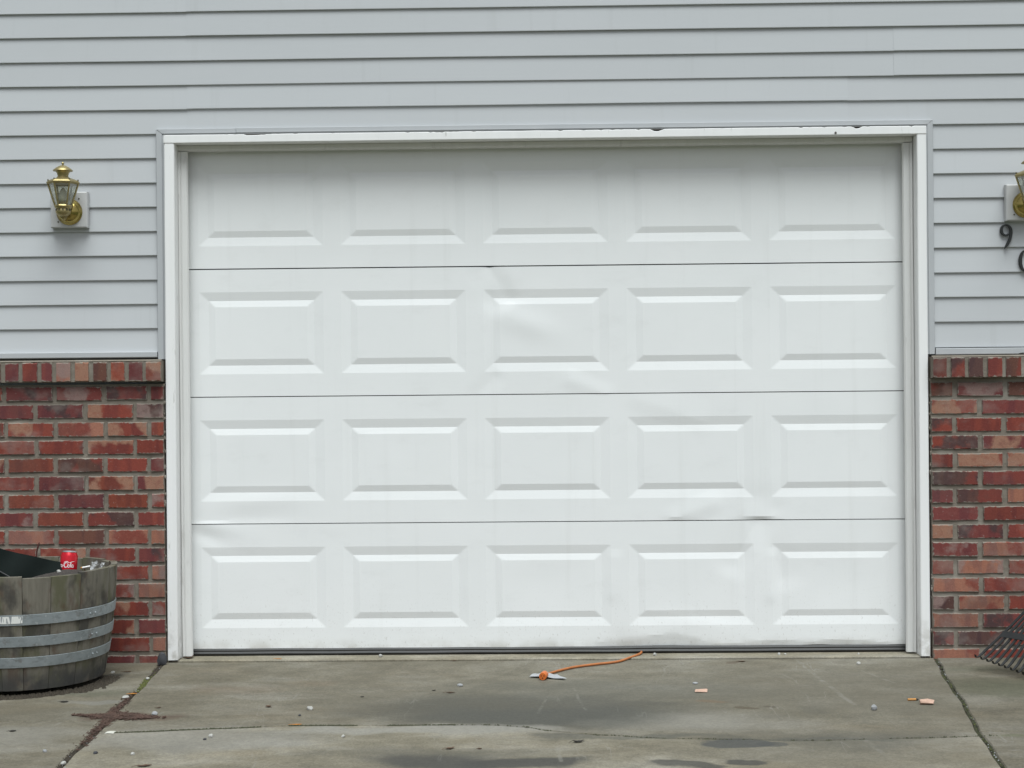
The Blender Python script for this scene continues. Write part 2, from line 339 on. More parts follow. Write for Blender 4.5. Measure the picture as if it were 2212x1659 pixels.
# --- lantern
t = NT('aged_brass'); P = t.coord()
n = t.noise(P, 45, 5, 0.6)
c = t.mix(n, (0.30, 0.245, 0.115), (0.50, 0.41, 0.20))
c = t.mix(t.math('MULTIPLY', t.smooth(t.noise(P, 90, 4), 0.55, 0.7), 0.5), c, (0.17, 0.145, 0.08))
M['brass'] = t.set(c, t.ramp(n, [(0.3, 0.50), (0.7, 0.34)]), 0.85, 0.5)
t = NT('polished_brass'); P = t.coord()
M['shine'] = t.set(t.mix(t.noise(P, 30, 3), (0.33, 0.255, 0.08), (0.46, 0.36, 0.12)), 0.2, 1.0, 0.5)
M['darkbrass'] = plain('tarnished_brass', (0.10, 0.085, 0.05), 0.5, 0.7, var=0.3, scale=60)
t = NT('clear_glass'); P = t.coord()
tr = t.n.new('ShaderNodeBsdfTransparent'); tr.inputs[0].default_value = (0.93, 0.94, 0.90, 1)
gl = t.n.new('ShaderNodeBsdfGlossy'); gl.inputs['Roughness'].default_value = 0.22
mx = t.n.new('ShaderNodeMixShader')
lw = t.n.new('ShaderNodeLayerWeight'); lw.inputs['Blend'].default_value = 0.5
t.link(t.math('ADD', t.math('MULTIPLY', t.math('POWER', lw.outputs['Facing'], 3.0), 0.45), t.math('MULTIPLY', t.noise(P, 40, 3), 0.34)), mx.inputs[0])
t.link(tr.outputs[0], mx.inputs[1]); t.link(gl.outputs[0], mx.inputs[2])
t.link(mx.outputs[0], t.n['Material Output'].inputs['Surface'])
M['glass'] = t.m
M['candle'] = plain('frosted_bulb', (0.78, 0.78, 0.74), 0.3, var=0.03, bump=0)
M['number'] = plain('black_house_number', (0.020, 0.022, 0.022), 0.45, var=0.2, scale=60, bump=0.1)
M['wrap'] = None
t = NT('clear_plastic_film'); P = t.coord()
tr = t.n.new('ShaderNodeBsdfTransparent')
df = t.b; df.inputs['Base Color'].default_value = (0.55, 0.56, 0.57, 1); df.inputs['Roughness'].default_value = 0.12
mx = t.n.new('ShaderNodeMixShader'); t.link(t.smooth(t.noise(P, 40, 3), 0.35, 0.7), mx.inputs[0])
t.link(tr.outputs[0], mx.inputs[1]); t.link(df.outputs[0], mx.inputs[2])
t.link(mx.outputs[0], t.n['Material Output'].inputs['Surface'])
M['wrap'] = t.m
# --- small things
M['rubber'] = plain('black_rubber_seal', (0.022, 0.022, 0.021), 0.55, var=0.4, scale=30, bump=0.2)
M['orange'] = plain('orange_cord', (0.52, 0.125, 0.02), 0.5, var=0.2, scale=60, bump=0.1)
M['cable'] = plain('worn_orange_cable', (0.37, 0.125, 0.035), 0.6, var=0.3, scale=40, bump=0.1)
M['slot'] = plain('socket_slot', (0.06, 0.015, 0.008), 0.8, bump=0)
M['tape'] = plain('grey_tape', (0.33, 0.34, 0.355), 0.45, var=0.12, scale=50, bump=0.2)
M['white_stone'] = plain('white_stone', (0.37, 0.365, 0.34), 0.8, var=0.35, scale=90, bump=0.6)
M['grey_stone'] = plain('grey_stone', (0.27, 0.275, 0.28), 0.8, var=0.35, scale=90, bump=0.6)
M['dark_stone'] = plain('dark_stone', (0.040, 0.041, 0.046), 0.7, var=0.3, scale=60, bump=0.4)
M['pink_brick'] = plain('pink_brick_chip', (0.47, 0.31, 0.235), 0.9, var=0.3, scale=90, bump=0.7)
M['paper'] = plain('paper_scrap', (0.52, 0.51, 0.45), 0.8, var=0.06, bump=0.1)
M['leafb'] = plain('dead_brown_leaf', (0.085, 0.052, 0.032), 0.8, var=0.5, scale=120, bump=0.4)
M['leafd'] = plain('dead_dark_leaf', (0.030, 0.027, 0.022), 0.75, var=0.5, scale=120, bump=0.4)
M['leafo'] = plain('orange_leaf', (0.48, 0.19, 0.03), 0.7, var=0.4, scale=120, bump=0.3)
M['filter'] = plain('cigarette_filter', (0.46, 0.22, 0.06), 0.8, var=0.2, scale=200, bump=0.1)
M['cigpaper'] = plain('cigarette_paper', (0.74, 0.73, 0.70), 0.8, var=0.05, bump=0)
M['twig'] = plain('red_brown_twig', (0.09, 0.028, 0.022), 0.8, var=0.4, scale=90)
M['roof'] = plain('grey_shingle', (0.09, 0.09, 0.09), 0.9, var=0.4, scale=40)
M['soffit'] = plain('white_soffit', (0.62, 0.63, 0.63), 0.6, var=0.05)

# ------------------------------------------------------------------ mesh helpers
class MB:
    def __init__(s): s.v, s.f, s.mi, s.cur = [], [], [], 0
    def add(s, vs, fs):
        o = len(s.v); s.v += [tuple(p) for p in vs]
        for f in fs: s.f.append(tuple(i + o for i in f)); s.mi.append(s.cur)
    def box(s, x0, x1, y0, y1, z0, z1):
        s.add([(x0, y0, z0), (x1, y0, z0), (x1, y1, z0), (x0, y1, z0), (x0, y0, z1), (x1, y0, z1), (x1, y1, z1), (x0, y1, z1)],
              [(0, 3, 2, 1), (4, 5, 6, 7), (0, 1, 5, 4), (1, 2, 6, 5), (2, 3, 7, 6), (3, 0, 4, 7)])
    def tube(s, pts, r, seg=8, caps=True):
        pts = [Vector(p) for p in pts]; n = len(pts)
        rs = r if isinstance(r, (list, tuple)) else [r] * n
        T = [(pts[min(i + 1, n - 1)] - pts[max(i - 1, 0)]).normalized() for i in range(n)]
        up = Vector((0, 0, 1)) if abs(T[0].z) < 0.9 else Vector((1, 0, 0))
        A = T[0].cross(up).normalized(); vs = []
        for i in range(n):
            A = (A - T[i] * A.dot(T[i])).normalized(); B = T[i].cross(A)
            for k in range(seg):
                a = 2 * math.pi * k / seg
                vs.append(pts[i] + (A * math.cos(a) + B * math.sin(a)) * rs[i])
        fs = [(i * seg + k, i * seg + (k + 1) % seg, (i + 1) * seg + (k + 1) % seg, (i + 1) * seg + k) for i in range(n - 1) for k in range(seg)]
        if caps: fs += [tuple(range(seg))[::-1], tuple(range((n - 1) * seg, n * seg))]
        s.add(vs, fs)
    def lathe(s, prof, c=(0, 0, 0), seg=24, phase=0.0, caps=True):
        vs = [(c[0] + r * math.cos(2 * math.pi * k / seg + phase), c[1] + r * math.sin(2 * math.pi * k / seg + phase), c[2] + z) for r, z in prof for k in range(seg)]
        n = len(prof)
        fs = [(i * seg + k, i * seg + (k + 1) % seg, (i + 1) * seg + (k + 1) % seg, (i + 1) * seg + k) for i in range(n - 1) for k in range(seg)]
        if caps: fs += [tuple(range(seg))[::-1], tuple(range((n - 1) * seg, n * seg))]
        s.add(vs, fs)
    def extrude_x(s, prof, xs, off=None):
        """closed profile of (y, z) swept along the list xs; off(x) -> (dy, dz)"""
        n = len(prof); vs = []
        for x in xs:
            dy, dz = off(x) if off else (0, 0)
            vs += [(x, y + dy, z + dz) for y, z in prof]
        fs = [(i * n + k, i * n + (k + 1) % n, (i + 1) * n + (k + 1) % n, (i + 1) * n + k) for i in range(len(xs) - 1) for k in range(n)]
        fs += [tuple(range(n))[::-1], tuple(range((len(xs) - 1) * n, len(xs) * n))]
        s.add(vs, fs)
    def mesh(s, name, mats, smooth=False, fix=True):
        me = bpy.data.meshes.new(name); me.from_pydata(s.v, [], s.f)
        for m in (mats if isinstance(mats, (list, tuple)) else [mats]): me.materials.append(m)
        if any(s.mi): me.polygons.foreach_set('material_index', s.mi)
        if fix:
            bm = bmesh.new(); bm.from_mesh(me); bmesh.ops.recalc_face_normals(bm, faces=bm.faces); bm.to_mesh(me); bm.free()
        if smooth is not False:
            me.polygons.foreach_set('use_smooth', [True] * len(me.polygons))
            if smooth is not True: me.set_sharp_from_angle(angle=rad(smooth))
        me.update()
        return me
    def obj(s, name, mats, parent=None, smooth=False, fix=True):
        return link(name, s.mesh(name, mats, smooth, fix), parent)

def link(name, data, parent=None):
    o = bpy.data.objects.new(name, data); COL.objects.link(o)
    if parent is not None: o.parent = parent
    return o
def tag(o, label, cat, group=None):
    o['label'] = label; o['category'] = cat
    if group: o['group'] = group
    return o
def thing(name, label, cat, loc=(0, 0, 0), group=None):
    o = link(name, None); o.location = loc
    return tag(o, label, cat, group)
def kind(o, k): o['kind'] = k; return o
def frange(a, b, step):
    n = max(1, int(round((b - a) / step))); return [a + (b - a) * i / n for i in range(n + 1)]

SLOPE = 0.015
def gz(y): return SLOPE * min(y, 0.0)

# ================================================================== GROUND AND DRIVEWAY
xs = [-150, -60, -25, -12, -6, -3, 0, 3, 6, 12, 25, 60, 150]; ys = [-150, -60, -30, -16, -12, -8, -5, -3, -2, -1, 0.0, 0.1, 8, 20, 60, 150]
b = MB()
b.add([(x, y, gz(max(y, -12)) - 0.06) for y in ys for x in xs],
      [(j * len(xs) + i, j * len(xs) + i + 1, (j + 1) * len(xs) + i + 1, (j + 1) * len(xs) + i) for j in range(len(ys) - 1) for i in range(len(xs) - 1)])
kind(b.obj('ground', M['grass']), 'structure')

drive = MB()
# bed of earth the slabs lie on (it shows in the open joints)
drive.add([(-3.4, -0.045, gz(-0.045) - 0.014), (3.2, -0.045, gz(-0.045) - 0.014), (3.2, -8.0, gz(-8) - 0.014), (-3.4, -8.0, gz(-8) - 0.014)], [(0, 3, 2, 1)])
driveway = kind(drive.obj('driveway', M['dirt']), 'structure')

def JL(y): return -1.576 - 0.0503 * (y + 0.05) + 0.004 * math.sin(9 * y) + 0.003 * math.sin(23 * y + 1)
def JR(y): return 1.636 + 0.144 * (y + 0.0) + 0.004 * math.sin(8 * y + 2) + 0.003 * math.sin(21 * y)
def JG(y): return 0.0075 + 0.0022 * math.sin(5.3 * y + 1) + 0.0020 * mn.noise(Vector((y * 16, 3, 3)))
CR = [(-1.60, -1.238), (-1.40, -1.215), (-1.1, -1.172), (-0.845, -1.135), (-0.5, -1.14), (-0.20, -1.135), (-0.06, -1.165), (0.02, -1.225), (0.20, -1.285), (0.42, -1.335), (0.887, -1.368), (1.2, -1.345), (1.60, -1.31)]
def crack(x):
    for (x0, y0), (x1, y1) in zip(CR, CR[1:]):
        if x0 <= x <= x1: 
            u = (x - x0) / (x1 - x0); u = u * u * (3 - 2 * u) * 0.5 + u * 0.5
            return y0 + (y1 - y0) * u + 0.004 * mn.noise(Vector((x * 14, 0, 3)))
    return CR[0][1] if x < CR[0][0] else CR[-1][1]

def slab(mat, left, right, back, front, gap=0.003):
    """one concrete slab: back/front are y(x), left/right are x(y); rounded arris, small sag"""
    loop = []
    yb0, yf0 = back(left(-0.5)), front(left(-0.5)); yb1, yf1 = back(right(-0.5)), front(right(-0.5))
    n = 40
    bx = [left(yb0) + (right(yb1) - left(yb0)) * i / n for i in range(n + 1)]
    loop += [(x, back(x)) for x in bx]
    m = 16
    loop += [(right(yb1 + (yf1 - yb1) * i / m), yb1 + (yf1 - yb1) * i / m) for i in range(1, m)]
    fx = [right(yf1) + (left(yf0) - right(yf1)) * i / n for i in range(n + 1)]
    loop += [(x, front(x)) for x in fx]
    loop += [(left(yf0 + (yb0 - yf0) * i / m), yf0 + (yb0 - yf0) * i / m) for i in range(1, m)]
    N = len(loop); P = [Vector((x, y, 0)) for x, y in loop]
    def inset(d):
        out = []
        for i in range(N):
            a, c = P[i - 1], P[(i + 1) % N]; tdir = (c - a)
            nrm = Vector((tdir.y, -tdir.x, 0)).normalized()
            out.append(P[i] + nrm * d)
        return out
    r0, r1 = inset(gap), inset(gap + 0.004)
    jag = [0.0016 * mn.noise(Vector((p.x * 45, p.y * 45, 1))) for p in P]
    vs = [(p.x, p.y, gz(p.y) - 0.06) for p in r0] + [(p.x, p.y, gz(p.y) - 0.005 + jag[i]) for i, p in enumerate(r0)] + [(p.x, p.y, gz(p.y)) for p in r1]
    fs = []
    for k in range(2):
        fs += [(k * N + i, k * N + (i + 1) % N, (k + 1) * N + (i + 1) % N, (k + 1) * N + i) for i in range(N)]
    fs.append(tuple(range(2 * N, 3 * N)))
    b = MB(); b.add(vs, fs)
    return b.obj('concrete_slab', mat, driveway)

K = lambda v: (lambda _x: v)
for (mat, l, r, bk, fr_, gp) in (
    (M['drive'], lambda y: JL(y) + JG(y), lambda y: JR(y) - 0.004, K(-0.048), crack, 0.003),
    (M['drive_near'], lambda y: JL(y) + JG(y), lambda y: JR(y) - 0.004, crack, K(-3.3), 0.003),
    (M['drive'], lambda y: JL(max(y, -3.3)) + 0.009, lambda y: JR(max(y, -3.3)) - 0.004, K(-3.3), K(-5.6), 0.004),
    (M['drive'], lambda y: JL(-3.3), lambda y: JR(-3.3), K(-5.6), K(-8.0), 0.004),
    (M['walk'], K(-2.95), lambda y: JL(y) - JG(y), K(-0.045), K(-1.055), 0.003),
    (M['walk'], K(-2.95), lambda y: JL(y) - JG(y), K(-1.055), K(-2.3), 0.003),
    (M['apron'], lambda y: JR(y) + 0.004, K(2.9), K(-0.045), K(-1.262), 0.003),
    (M['apron'], lambda y: JR(y) + 0.004, K(2.9), K(-1.262), K(-2.5), 0.003)):
    slab(mat, l, r, bk, fr_, gp)
# door sill of the garage floor: pale strip in front of the seal
xsill = frange(-1.566, 1.616, 0.04)
b = MB(); vs = []; n = len(xsill)
for x in xsill:
    e = -0.034 + 0.006 * mn.noise(Vector((x * 6, 1, 0))) + 0.003 * mn.noise(Vector((x * 31, 4, 0)))
    vs += [(x, 0.6, 0.004), (x, e + 0.004, 0.004), (x, e, 0.001), (x, e, -0.05)]
b.add(vs, [(i * 4 + k, (i + 1) * 4 + k, (i + 1) * 4 + k + 1, i * 4 + k + 1) for i in range(n - 1) for k in range(3)])
b.obj('door_sill', M['sill'], driveway)

# dirt crumbs, moss and grit in the open joints
def crumbs(name, mat, pts, smin, smax, parent, lift=0.002):
    b = MB()
    for (x, y) in pts:
        s = random.uniform(smin, smax); z = gz(y) + lift
        vs = []
        for k in range(5):
            a = k * 1.2566 + random.random(); vs.append((x + s * math.cos(a), y + s * math.sin(a) * 0.8, z - s * 0.4))
        vs.append((x + random.uniform(-.3, .3) * s, y + random.uniform(-.3, .3) * s, z + s * random.uniform(0.3, 0.9)))
        b.add(vs, [(k, (k + 1) % 5, 5) for k in range(5)])
    o = b.obj(name, mat, parent); o['kind'] = 'stuff'; return o
pts = []
for k in range(1500):
    y = -random.random() ** 0.9 * 2.2 - 0.08
    w = 0.008 + 0.007 * max(0, mn.noise(Vector((0, y * 5, 0))) + 0.5) + (0.012 if -1.25 < y < -0.6 else 0)
    pts.append((JL(y) + random.gauss(0, w * 0.7), y))
crumbs('joint_dirt', M['dirt'], pts, 0.003, 0.008, driveway, -0.004)
pts = []
for k in range(420):
    y = -random.random() * 2.2 - 0.04
    pts.append((JR(y) + random.gauss(0, 0.004), y))
crumbs('joint_dirt', M['lichen'], pts, 0.003, 0.006, driveway, -0.004)
pts = [(JL(y) + random.gauss(0, 0.006), y) for y in [random.gauss(-0.46, 0.075) for k in range(150)]]
crumbs('joint_moss', M['moss'], pts, 0.003, 0.006, driveway, -0.001)
pts = [(JR(y) + random.gauss(0, 0.004), y) for y in [random.uniform(-1.7, -0.35) for k in range(45)]]
crumbs('joint_moss', M['moss'], pts, 0.002, 0.004, driveway, -0.003)
pts = []
for k in range(46):
    y = -random.random() * 1.7 - 0.1
    pts.append((random.choice((JL, JR))(y) + random.gauss(0, 0.006), y))
crumbs('joint_grit', M['grey_stone'], pts, 0.0012, 0.0035, driveway, 0.001)

pts = []
for k in range(1500):
    x = random.uniform(-1.46, -0.30) if k < 1200 else random.uniform(-0.3, 1.5)
    if mn.noise(Vector((x * 6, 1, 9))) < -0.28: continue
    pts.append((x, crack(x) + random.gauss(0, 0.0025)))
crumbs('crack_dirt', M['lichen'], pts, 0.0018, 0.0042, driveway, 0.001)
# rust brown conifer litter lying across the left joint
b = MB()
for k in range(3600):
    q = random.random()
    if q < 0.74:
        u = random.gauss(0.05, 0.44); u = max(-1.05, min(1.05, u))
        x = -1.497 + u * 0.160; wy = 0.031 * max(0.0, 1 - abs(u)) ** 1.1 + 0.004
        y = -1.00 + random.gauss(0, 1) * wy * (0.75 + 0.6 * mn.noise(Vector((x * 22, 0, 2)))) - 0.02 * u + 0.012 * mn.noise(Vector((x * 13, 7, 2)))
        if mn.noise(Vector((x * 30, y * 40, 5))) < -0.32: continue
    else:
        y = max(-1.62, min(-0.62, random.gauss(-1.02, 0.17))); x = JL(y) + random.gauss(0, 0.010)
    L = random.uniform(0.006, 0.018); a = random.gauss(0.1, 0.6) if q < 0.7 else random.gauss(1.4, 0.6); w = random.uniform(0.0010, 0.0022)
    z = gz(y) + random.uniform(0.001, 0.007) * (1 if q < 0.7 else 0.6)
    dx, dy, px_, py_ = math.cos(a) * L / 2, math.sin(a) * L / 2, -math.sin(a) * w / 2, math.cos(a) * w / 2
    t0 = random.uniform(-0.002, 0.002)
    b.add([(x - dx - px_, y - dy - py_, z - t0), (x + dx - px_, y + dy - py_, z + t0), (x + dx + px_, y + dy + py_, z + t0 + .001), (x - dx + px_, y - dy + py_, z - t0 + .001), (x, y, z - 0.002)],
          [(0, 1, 2, 3), (0, 4, 1), (1, 4, 2), (2, 4, 3), (3, 4, 0)])
o = b.obj('conifer_litter', M['needle']); o['kind'] = 'stuff'
tag(o, 'rusty brown drift of conifer litter across the left driveway joint', 'litter')

# ================================================================== HOUSE
house = thing('house', 'grey sided house front with low red brick walls around a white garage door', 'house')
# plain body behind the front, so that the house has depth from any side
b = MB(); b.box(-3.35, 3.15, 0.66, 8.0, -0.05, 4.6); b.obj('wall', M['siding'], house)
# eaves and roof above the picture
EAVE_Z = 4.62
b = MB()
b.add([(-3.7, -0.35, EAVE_Z), (3.5, -0.35, EAVE_Z), (3.5, 4.4, 6.6), (-3.7, 4.4, 6.6), (-3.7, 9.1, EAVE_Z), (3.5, 9.1, EAVE_Z),
       (-3.7, -0.35, EAVE_Z - 0.03), (3.5, -0.35, EAVE_Z - 0.03), (3.5, 4.4, 6.57), (-3.7, 4.4, 6.57), (-3.7, 9.1, EAVE_Z - 0.03), (3.5, 9.1, EAVE_Z - 0.03)],
      [(0, 1, 2, 3), (3, 2, 5, 4), (6, 9, 8, 7), (9, 10, 11, 8), (0, 6, 7, 1), (4, 5, 11, 10), (0, 3, 9, 6), (3, 4, 10, 9), (1, 7, 8, 2), (2, 8, 11, 5)])
roof = b.obj('roof', M['roof'], house)
b = MB(); b.box(-3.7, 3.5, -0.33, 0.0, EAVE_Z - 0.155, EAVE_Z - 0.14); b.obj('soffit', M['soffit'], roof)
b = MB(); b.box(-3.7, 3.5, -0.352, -0.332, EAVE_Z - 0.18, EAVE_Z - 0.034); b.obj('fascia', M['trim'], roof)

# ---- siding
PITCH = 0.10225
BUTT0 = 2.727
butts = [BUTT0 - PITCH * k for k in range(-17, 14)]      # k = 0 is the topmost butt in the picture
XL, XR = -3.3, 3.1
JX0, JX1, JZT = -1.597, 1.648, 2.234                    # outer edges of the channel round the door
b = MB()
b.box(XL, JX0 + 0.02, 0.008, 0.07, 1.27, 4.56); b.box(JX1 - 0.02, XR, 0.008, 0.07, 1.27, 4.56); b.box(JX0 + 0.02, JX1 - 0.02, 0.008, 0.07, JZT - 0.01, 4.56)
siding = b.obj('siding_wall', M['sheath'], house)
def board(parts, dy=0.0, dz=0.0, seed=0):
    """parts: list of (x0, x1, z_bottom, z_butt): one board, its face leaning outwards towards the butt"""
    b = MB()
    for x0, x1, zb, zbutt in parts:
        yf = lambda z: -0.0110 + 0.0083 * (z - zbutt) / PITCH
        zt = zbutt + PITCH + 0.010
        if zb > zbutt + 0.004:
            prof = [(yf(zb) + 0.003, zb), (yf(zb), zb), (yf(zt), zt), (yf(zt) + 0.002, zt)]
        else:
            prof = [(0.004, zb + 0.0015), (-0.0086, zb), (-0.0107, zb + 0.0008), (-0.0111, zb + 0.003), (yf(zt), zt), (yf(zt) + 0.002, zt)]
        b.extrude_x(prof, frange(x0, x1, 0.08), lambda x: (dy + 0.0008 * mn.noise(Vector((x * 1.7, seed, 0))), dz + 0.0011 * mn.noise(Vector((x * 0.9, seed, 5)))))
    return b.obj('siding_board', M['siding'], siding)
for i, zb in enumerate(butts):
    k = i - 17; zb += random.uniform(-0.0008, 0.0008)
    if k <= 4:
        cuts = {-1: [0.35], 0: [-1.449], 1: [-1.449], 2: [1.512], 3: [1.512], 4: [-1.449, 1.300]}.get(k, [random.uniform(-1, 1)])
        ed = [XL] + cuts + [XR]
        for j, (a, c) in enumerate(zip(ed, ed[1:])):
            board([(a - (0.02 if j else 0), c, zb, zb)], -0.0013 * (j % 2), 0.0014 * (j % 2) + random.uniform(-.0004, .0004), k * 7 + j)
    elif k == 5:
        board([(XL, JX0, zb, zb), (JX0, -1.449, JZT, zb)], 0, 0, 51)
        board([(-1.469, 1.300, JZT, zb)], -0.0013, 0, 52)
        board([(1.280, JX1, JZT, zb), (JX1, XR, zb, zb)], 0, 0, 53)
    else:
        board([(XL, JX0, zb, zb)], 0, 0, k * 7)
        board([(JX1, XR, zb, zb)], 0, -0.007 * (k - 5) / 8, k * 7 + 1)
# short starter course behind the ledge strip
zlast = butts[-1]
board([(XL, JX0, zlast - PITCH - 0.003, zlast - PITCH)], 0, 0, 400)
board([(JX1, XR, zlast - PITCH - 0.003, zlast - PITCH)], 0, -0.008, 401)
# vinyl channel round the door, mitred at the corners, and ledge strips over the bricks
CW = 0.034
def channel(pts, name='channel_strip'):
    b = MB()
    (x0, z0), (x1, z1), (x2, z2), (x3, z3) = pts       # outer a, outer b, inner b, inner a
    f = -0.026; vs = []
    lerp = lambda p, q, u: (p[0] + (q[0] - p[0]) * u, p[1] + (q[1] - p[1]) * u)
    o0, o1, i1, i0 = pts
    rows = [(0.0, 0.008), (0.0, f + 0.003), (0.06, f), (0.72, f), (0.80, f + 0.004), (1.0, f + 0.004), (1.0, 0.008)]
    for u, y in rows:
        a, c = lerp(o0, i0, u), lerp(o1, i1, u); vs += [(a[0], y, a[1]), (c[0], y, c[1])]
    b.add(vs, [(2 * k, 2 * k + 1, 2 * k + 3, 2 * k + 2) for k in range(len(rows) - 1)] + [tuple(2 * k for k in range(len(rows))), tuple(2 * k + 1 for k in range(len(rows)))[::-1]])
    return b.obj(name, M['channel'], siding)
g = 0.0012
channel([(JX0, 1.268), (JX0, JZT - g), (JX0 + CW, JZT - CW + 0.007 - g), (JX0 + CW, 1.268)])
channel([(JX1, 1.258), (JX1, JZT - 0.002), (JX1 - CW + 0.002, JZT - CW + 0.005), (JX1 - CW + 0.002, 1.258)])
xm = -1.26
channel([(JX0 + 0.002, JZT), (xm, JZT), (xm, JZT - CW + 0.007), (JX0 + CW, JZT - CW + 0.007)])
channel([(xm + 0.0015, JZT + 0.001), (JX1 - 0.001, JZT - 0.001), (JX1 - CW + 0.003, JZT - CW + 0.006), (xm + 0.0015, JZT - CW + 0.008)])
for x0, x1, z0, z1 in ((XL, JX0 - 0.003, 1.276, 1.300), (JX1 + 0.003, XR, 1.2545, 1.2815)):
    b = MB(); b.extrude_x([(0.006, z0), (-0.026, z0), (-0.028, z0 + 0.003), (-0.028, z1 - 0.002), (-0.026, z1), (0.006, z1)], frange(x0, x1, 0.2), lambda x: (0, 0.0006 * mn.noise(Vector((x * 3, 9, 9)))))
    b.obj('ledge_strip', M['channel'], siding)

# ---- door frame: casings, stops
b = MB()
b.box(-1.66, -1.5185, 0.0255, 0.66, 0.004, 2.30); b.box(1.5745, 1.715, 0.0255, 0.66, 0.004, 2.30); b.box(-1.5185, 1.5745, 0.0255, 0.66, 2.1725, 2.30)
frame = b.obj('door_frame', M['stop'], house)
CF = -0.045
def casing(x0, x1, lean):
    b = MB(); zs = frange(0.008, 2.169, 0.06); vs = []
    prof = [(x0, 0.024), (x0, CF + 0.003), (x0 + 0.003, CF), (x1 - 0.003, CF), (x1, CF + 0.003), (x1, 0.024)]
    n = len(prof)
    for z in zs:
        d = lean * (z - 1.1) + 0.0006 * mn.noise(Vector((x0, z * 4, 2)))
        vs += [(x + d, y, z + (0.003 * mn.noise(Vector((x * 60, 3, 1))) if z == zs[0] else 0)) for x, y in prof]
    b.add(vs, [(i * n + k, i * n + (k + 1) % n, (i + 1) * n + (k + 1) % n, (i + 1) * n + k) for i in range(len(zs) - 1) for k in range(n)] + [tuple(range(n)), tuple(range((len(zs) - 1) * n, len(zs) * n))])
    return b.obj('side_casing', M['trim'], frame)
casing(-1.561, -1.5185, 0.0020); casing(1.5745, 1.6135, 0.0012)
b = MB(); xh = frange(-1.5595, 1.6145, 0.012); vs = []
for x in xh:      # weathered head board: its top edge has flaked in places
    z1 = 2.2045 - 0.0018 * abs(mn.noise(Vector((x * 7, 0, 0)))) 
    q = mn.noise(Vector((x * 11, 4, 0)))
    if q > 0.30 and x > -1.3: z1 -= 0.010 * (q - 0.30) / 0.3
    q2 = mn.noise(Vector((x * 55, 9, 0))) + 0.5 * mn.noise(Vector((x * 4, 2, 0)))
    if q2 > 0.22: z1 -= 0.0030 * min(1, (q2 - 0.22) / 0.25)
    if abs(x - 1.33) < 0.022: z1 -= 0.011 * (1 - abs(x - 1.33) / 0.022)
    if abs(x + 1.19) < 0.03: z1 -= 0.004
    vs += [(x, 0.024, 2.171), (x, CF - 0.0005 + 0.002, 2.170), (x, CF - 0.0015, 2.1725), (x, CF - 0.0015, z1 - 0.002), (x, CF + 0.001, z1), (x, CF + 0.012, z1 + 0.0005), (x, 0.024, z1 + 0.0005)]
n = 7
b.add(vs, [(i * n + k, i * n + (k + 1) % n, (i + 1) * n + (k + 1) % n, (i + 1) * n + k) for i in range(len(xh) - 1) for k in range(n)] + [tuple(range(n)), tuple(range((len(xh) - 1) * n, len(xh) * n))])
b.obj('head_casing', M['trim'], frame)
b = MB(); b.box(-1.556, 1.612, -0.030, 0.006, 2.2058, 2.2072); b.obj('bare_wood_edge', M['oldwood'], frame)
b = MB(); b.lathe([(0.0, 0.0), (0.0045, 0.0), (0.005, 0.002), (0.003, 0.004), (0.0, 0.004)], seg=10, caps=False)
o = b.obj('nail_head', M['oldwood'], frame); o.location = (1.240, CF - 0.0015, 2.179); o.rotation_euler = (rad(90), 0, 0)
def stop(x0, x1, flip):
    b = MB(); w = x1 - x0
    rel = [(0.0, 0.030), (0.0, 0.0205), (0.03, 0.018), (0.24, 0.018), (0.27, 0.0225), (0.34, 0.0225), (0.38, 0.0195), (0.88, 0.0205), (1.0, 0.026), (1.0, 0.036)]
    prof = [((x0 + w * u) if not flip else (x1 - w * u), y) for u, y in rel]; n = len(prof); vs = []
    zs = frange(0.012, 2.1445, 0.05)
    for z in zs:
        d = (0.0025 * max(0, 0.2 - z) / 0.2) * (1 if not flip else -1) + 0.0007 * mn.noise(Vector((x0, z * 5, 7)))
        vs += [(x + d, y, z) for x, y in prof]
    b.add(vs, [(i * n + k, i * n + (k + 1) % n, (i + 1) * n + (k + 1) % n, (i + 1) * n + k) for i in range(len(zs) - 1) for k in range(n)] + [tuple(range(n)), tuple(range((len(zs) - 1) * n, len(zs) * n))])
    return b.obj('stop_strip', M['stop'], frame, 30)
stop(-1.5165, -1.476, False); stop(1.532, 1.5725, True)
b = MB(); b.extrude_x([(0.0255, 2.170), (0.0195, 2.170), (0.0185, 2.168), (0.0185, 2.153), (0.022, 2.149), (0.028, 2.1465), (0.036, 2.1455), (0.036, 2.170)], frange(-1.5165, 1.5725, 0.1), lambda x: (0, 0.0008 * mn.noise(Vector((x * 2, 3, 3)))))
b.obj('stop_strip', M['stop'], frame)

# ---- garage door: four steel sections, five stamped panels each
DY = 0.075
FS = (6.2 + DY) / 6.24                        # the sections were measured on a plane 0.04 m behind the siding
ZS = [1.15 + FS * (q - 1.15) for q in (0.031, 0.568, 1.1065, 1.649, 2.187)]
PCX = [FS * (0.0335 + 0.603 * k) for k in range(-2, 3)]
PW, A1, A2 = 0.2655, 0.040, 0.029            # half width, outer bevel, inner bevel
POFF = [(0.0955, 0.0985)] * 4                 # rail heights below / above the stamped panels
VD = 0.0048                                   # depth of the stamped groove
def panel_rects():
    out = []
    for r in range(4):
        z0, z1 = ZS[r] + 0.0965, ZS[r + 1] - 0.0995
        for cx in PCX: out.append((r, cx - PW, cx + PW, z0, z1))
    return out
RECTS = panel_rects()
def relief(x, z):
    for r, x0, x1, z0, z1 in RECTS:
        if x0 <= x <= x1 and z0 <= z <= z1:
            dz = min(z - z0, z1 - z) * A1 / 0.037; dx = min(x - x0, x1 - x)
            d = min(dx, dz)
            if d < A1: return VD * d / A1
            if d < A1 + A2: return VD * (1 - (d - A1) / A2)
            return 0.0
    return 0.0
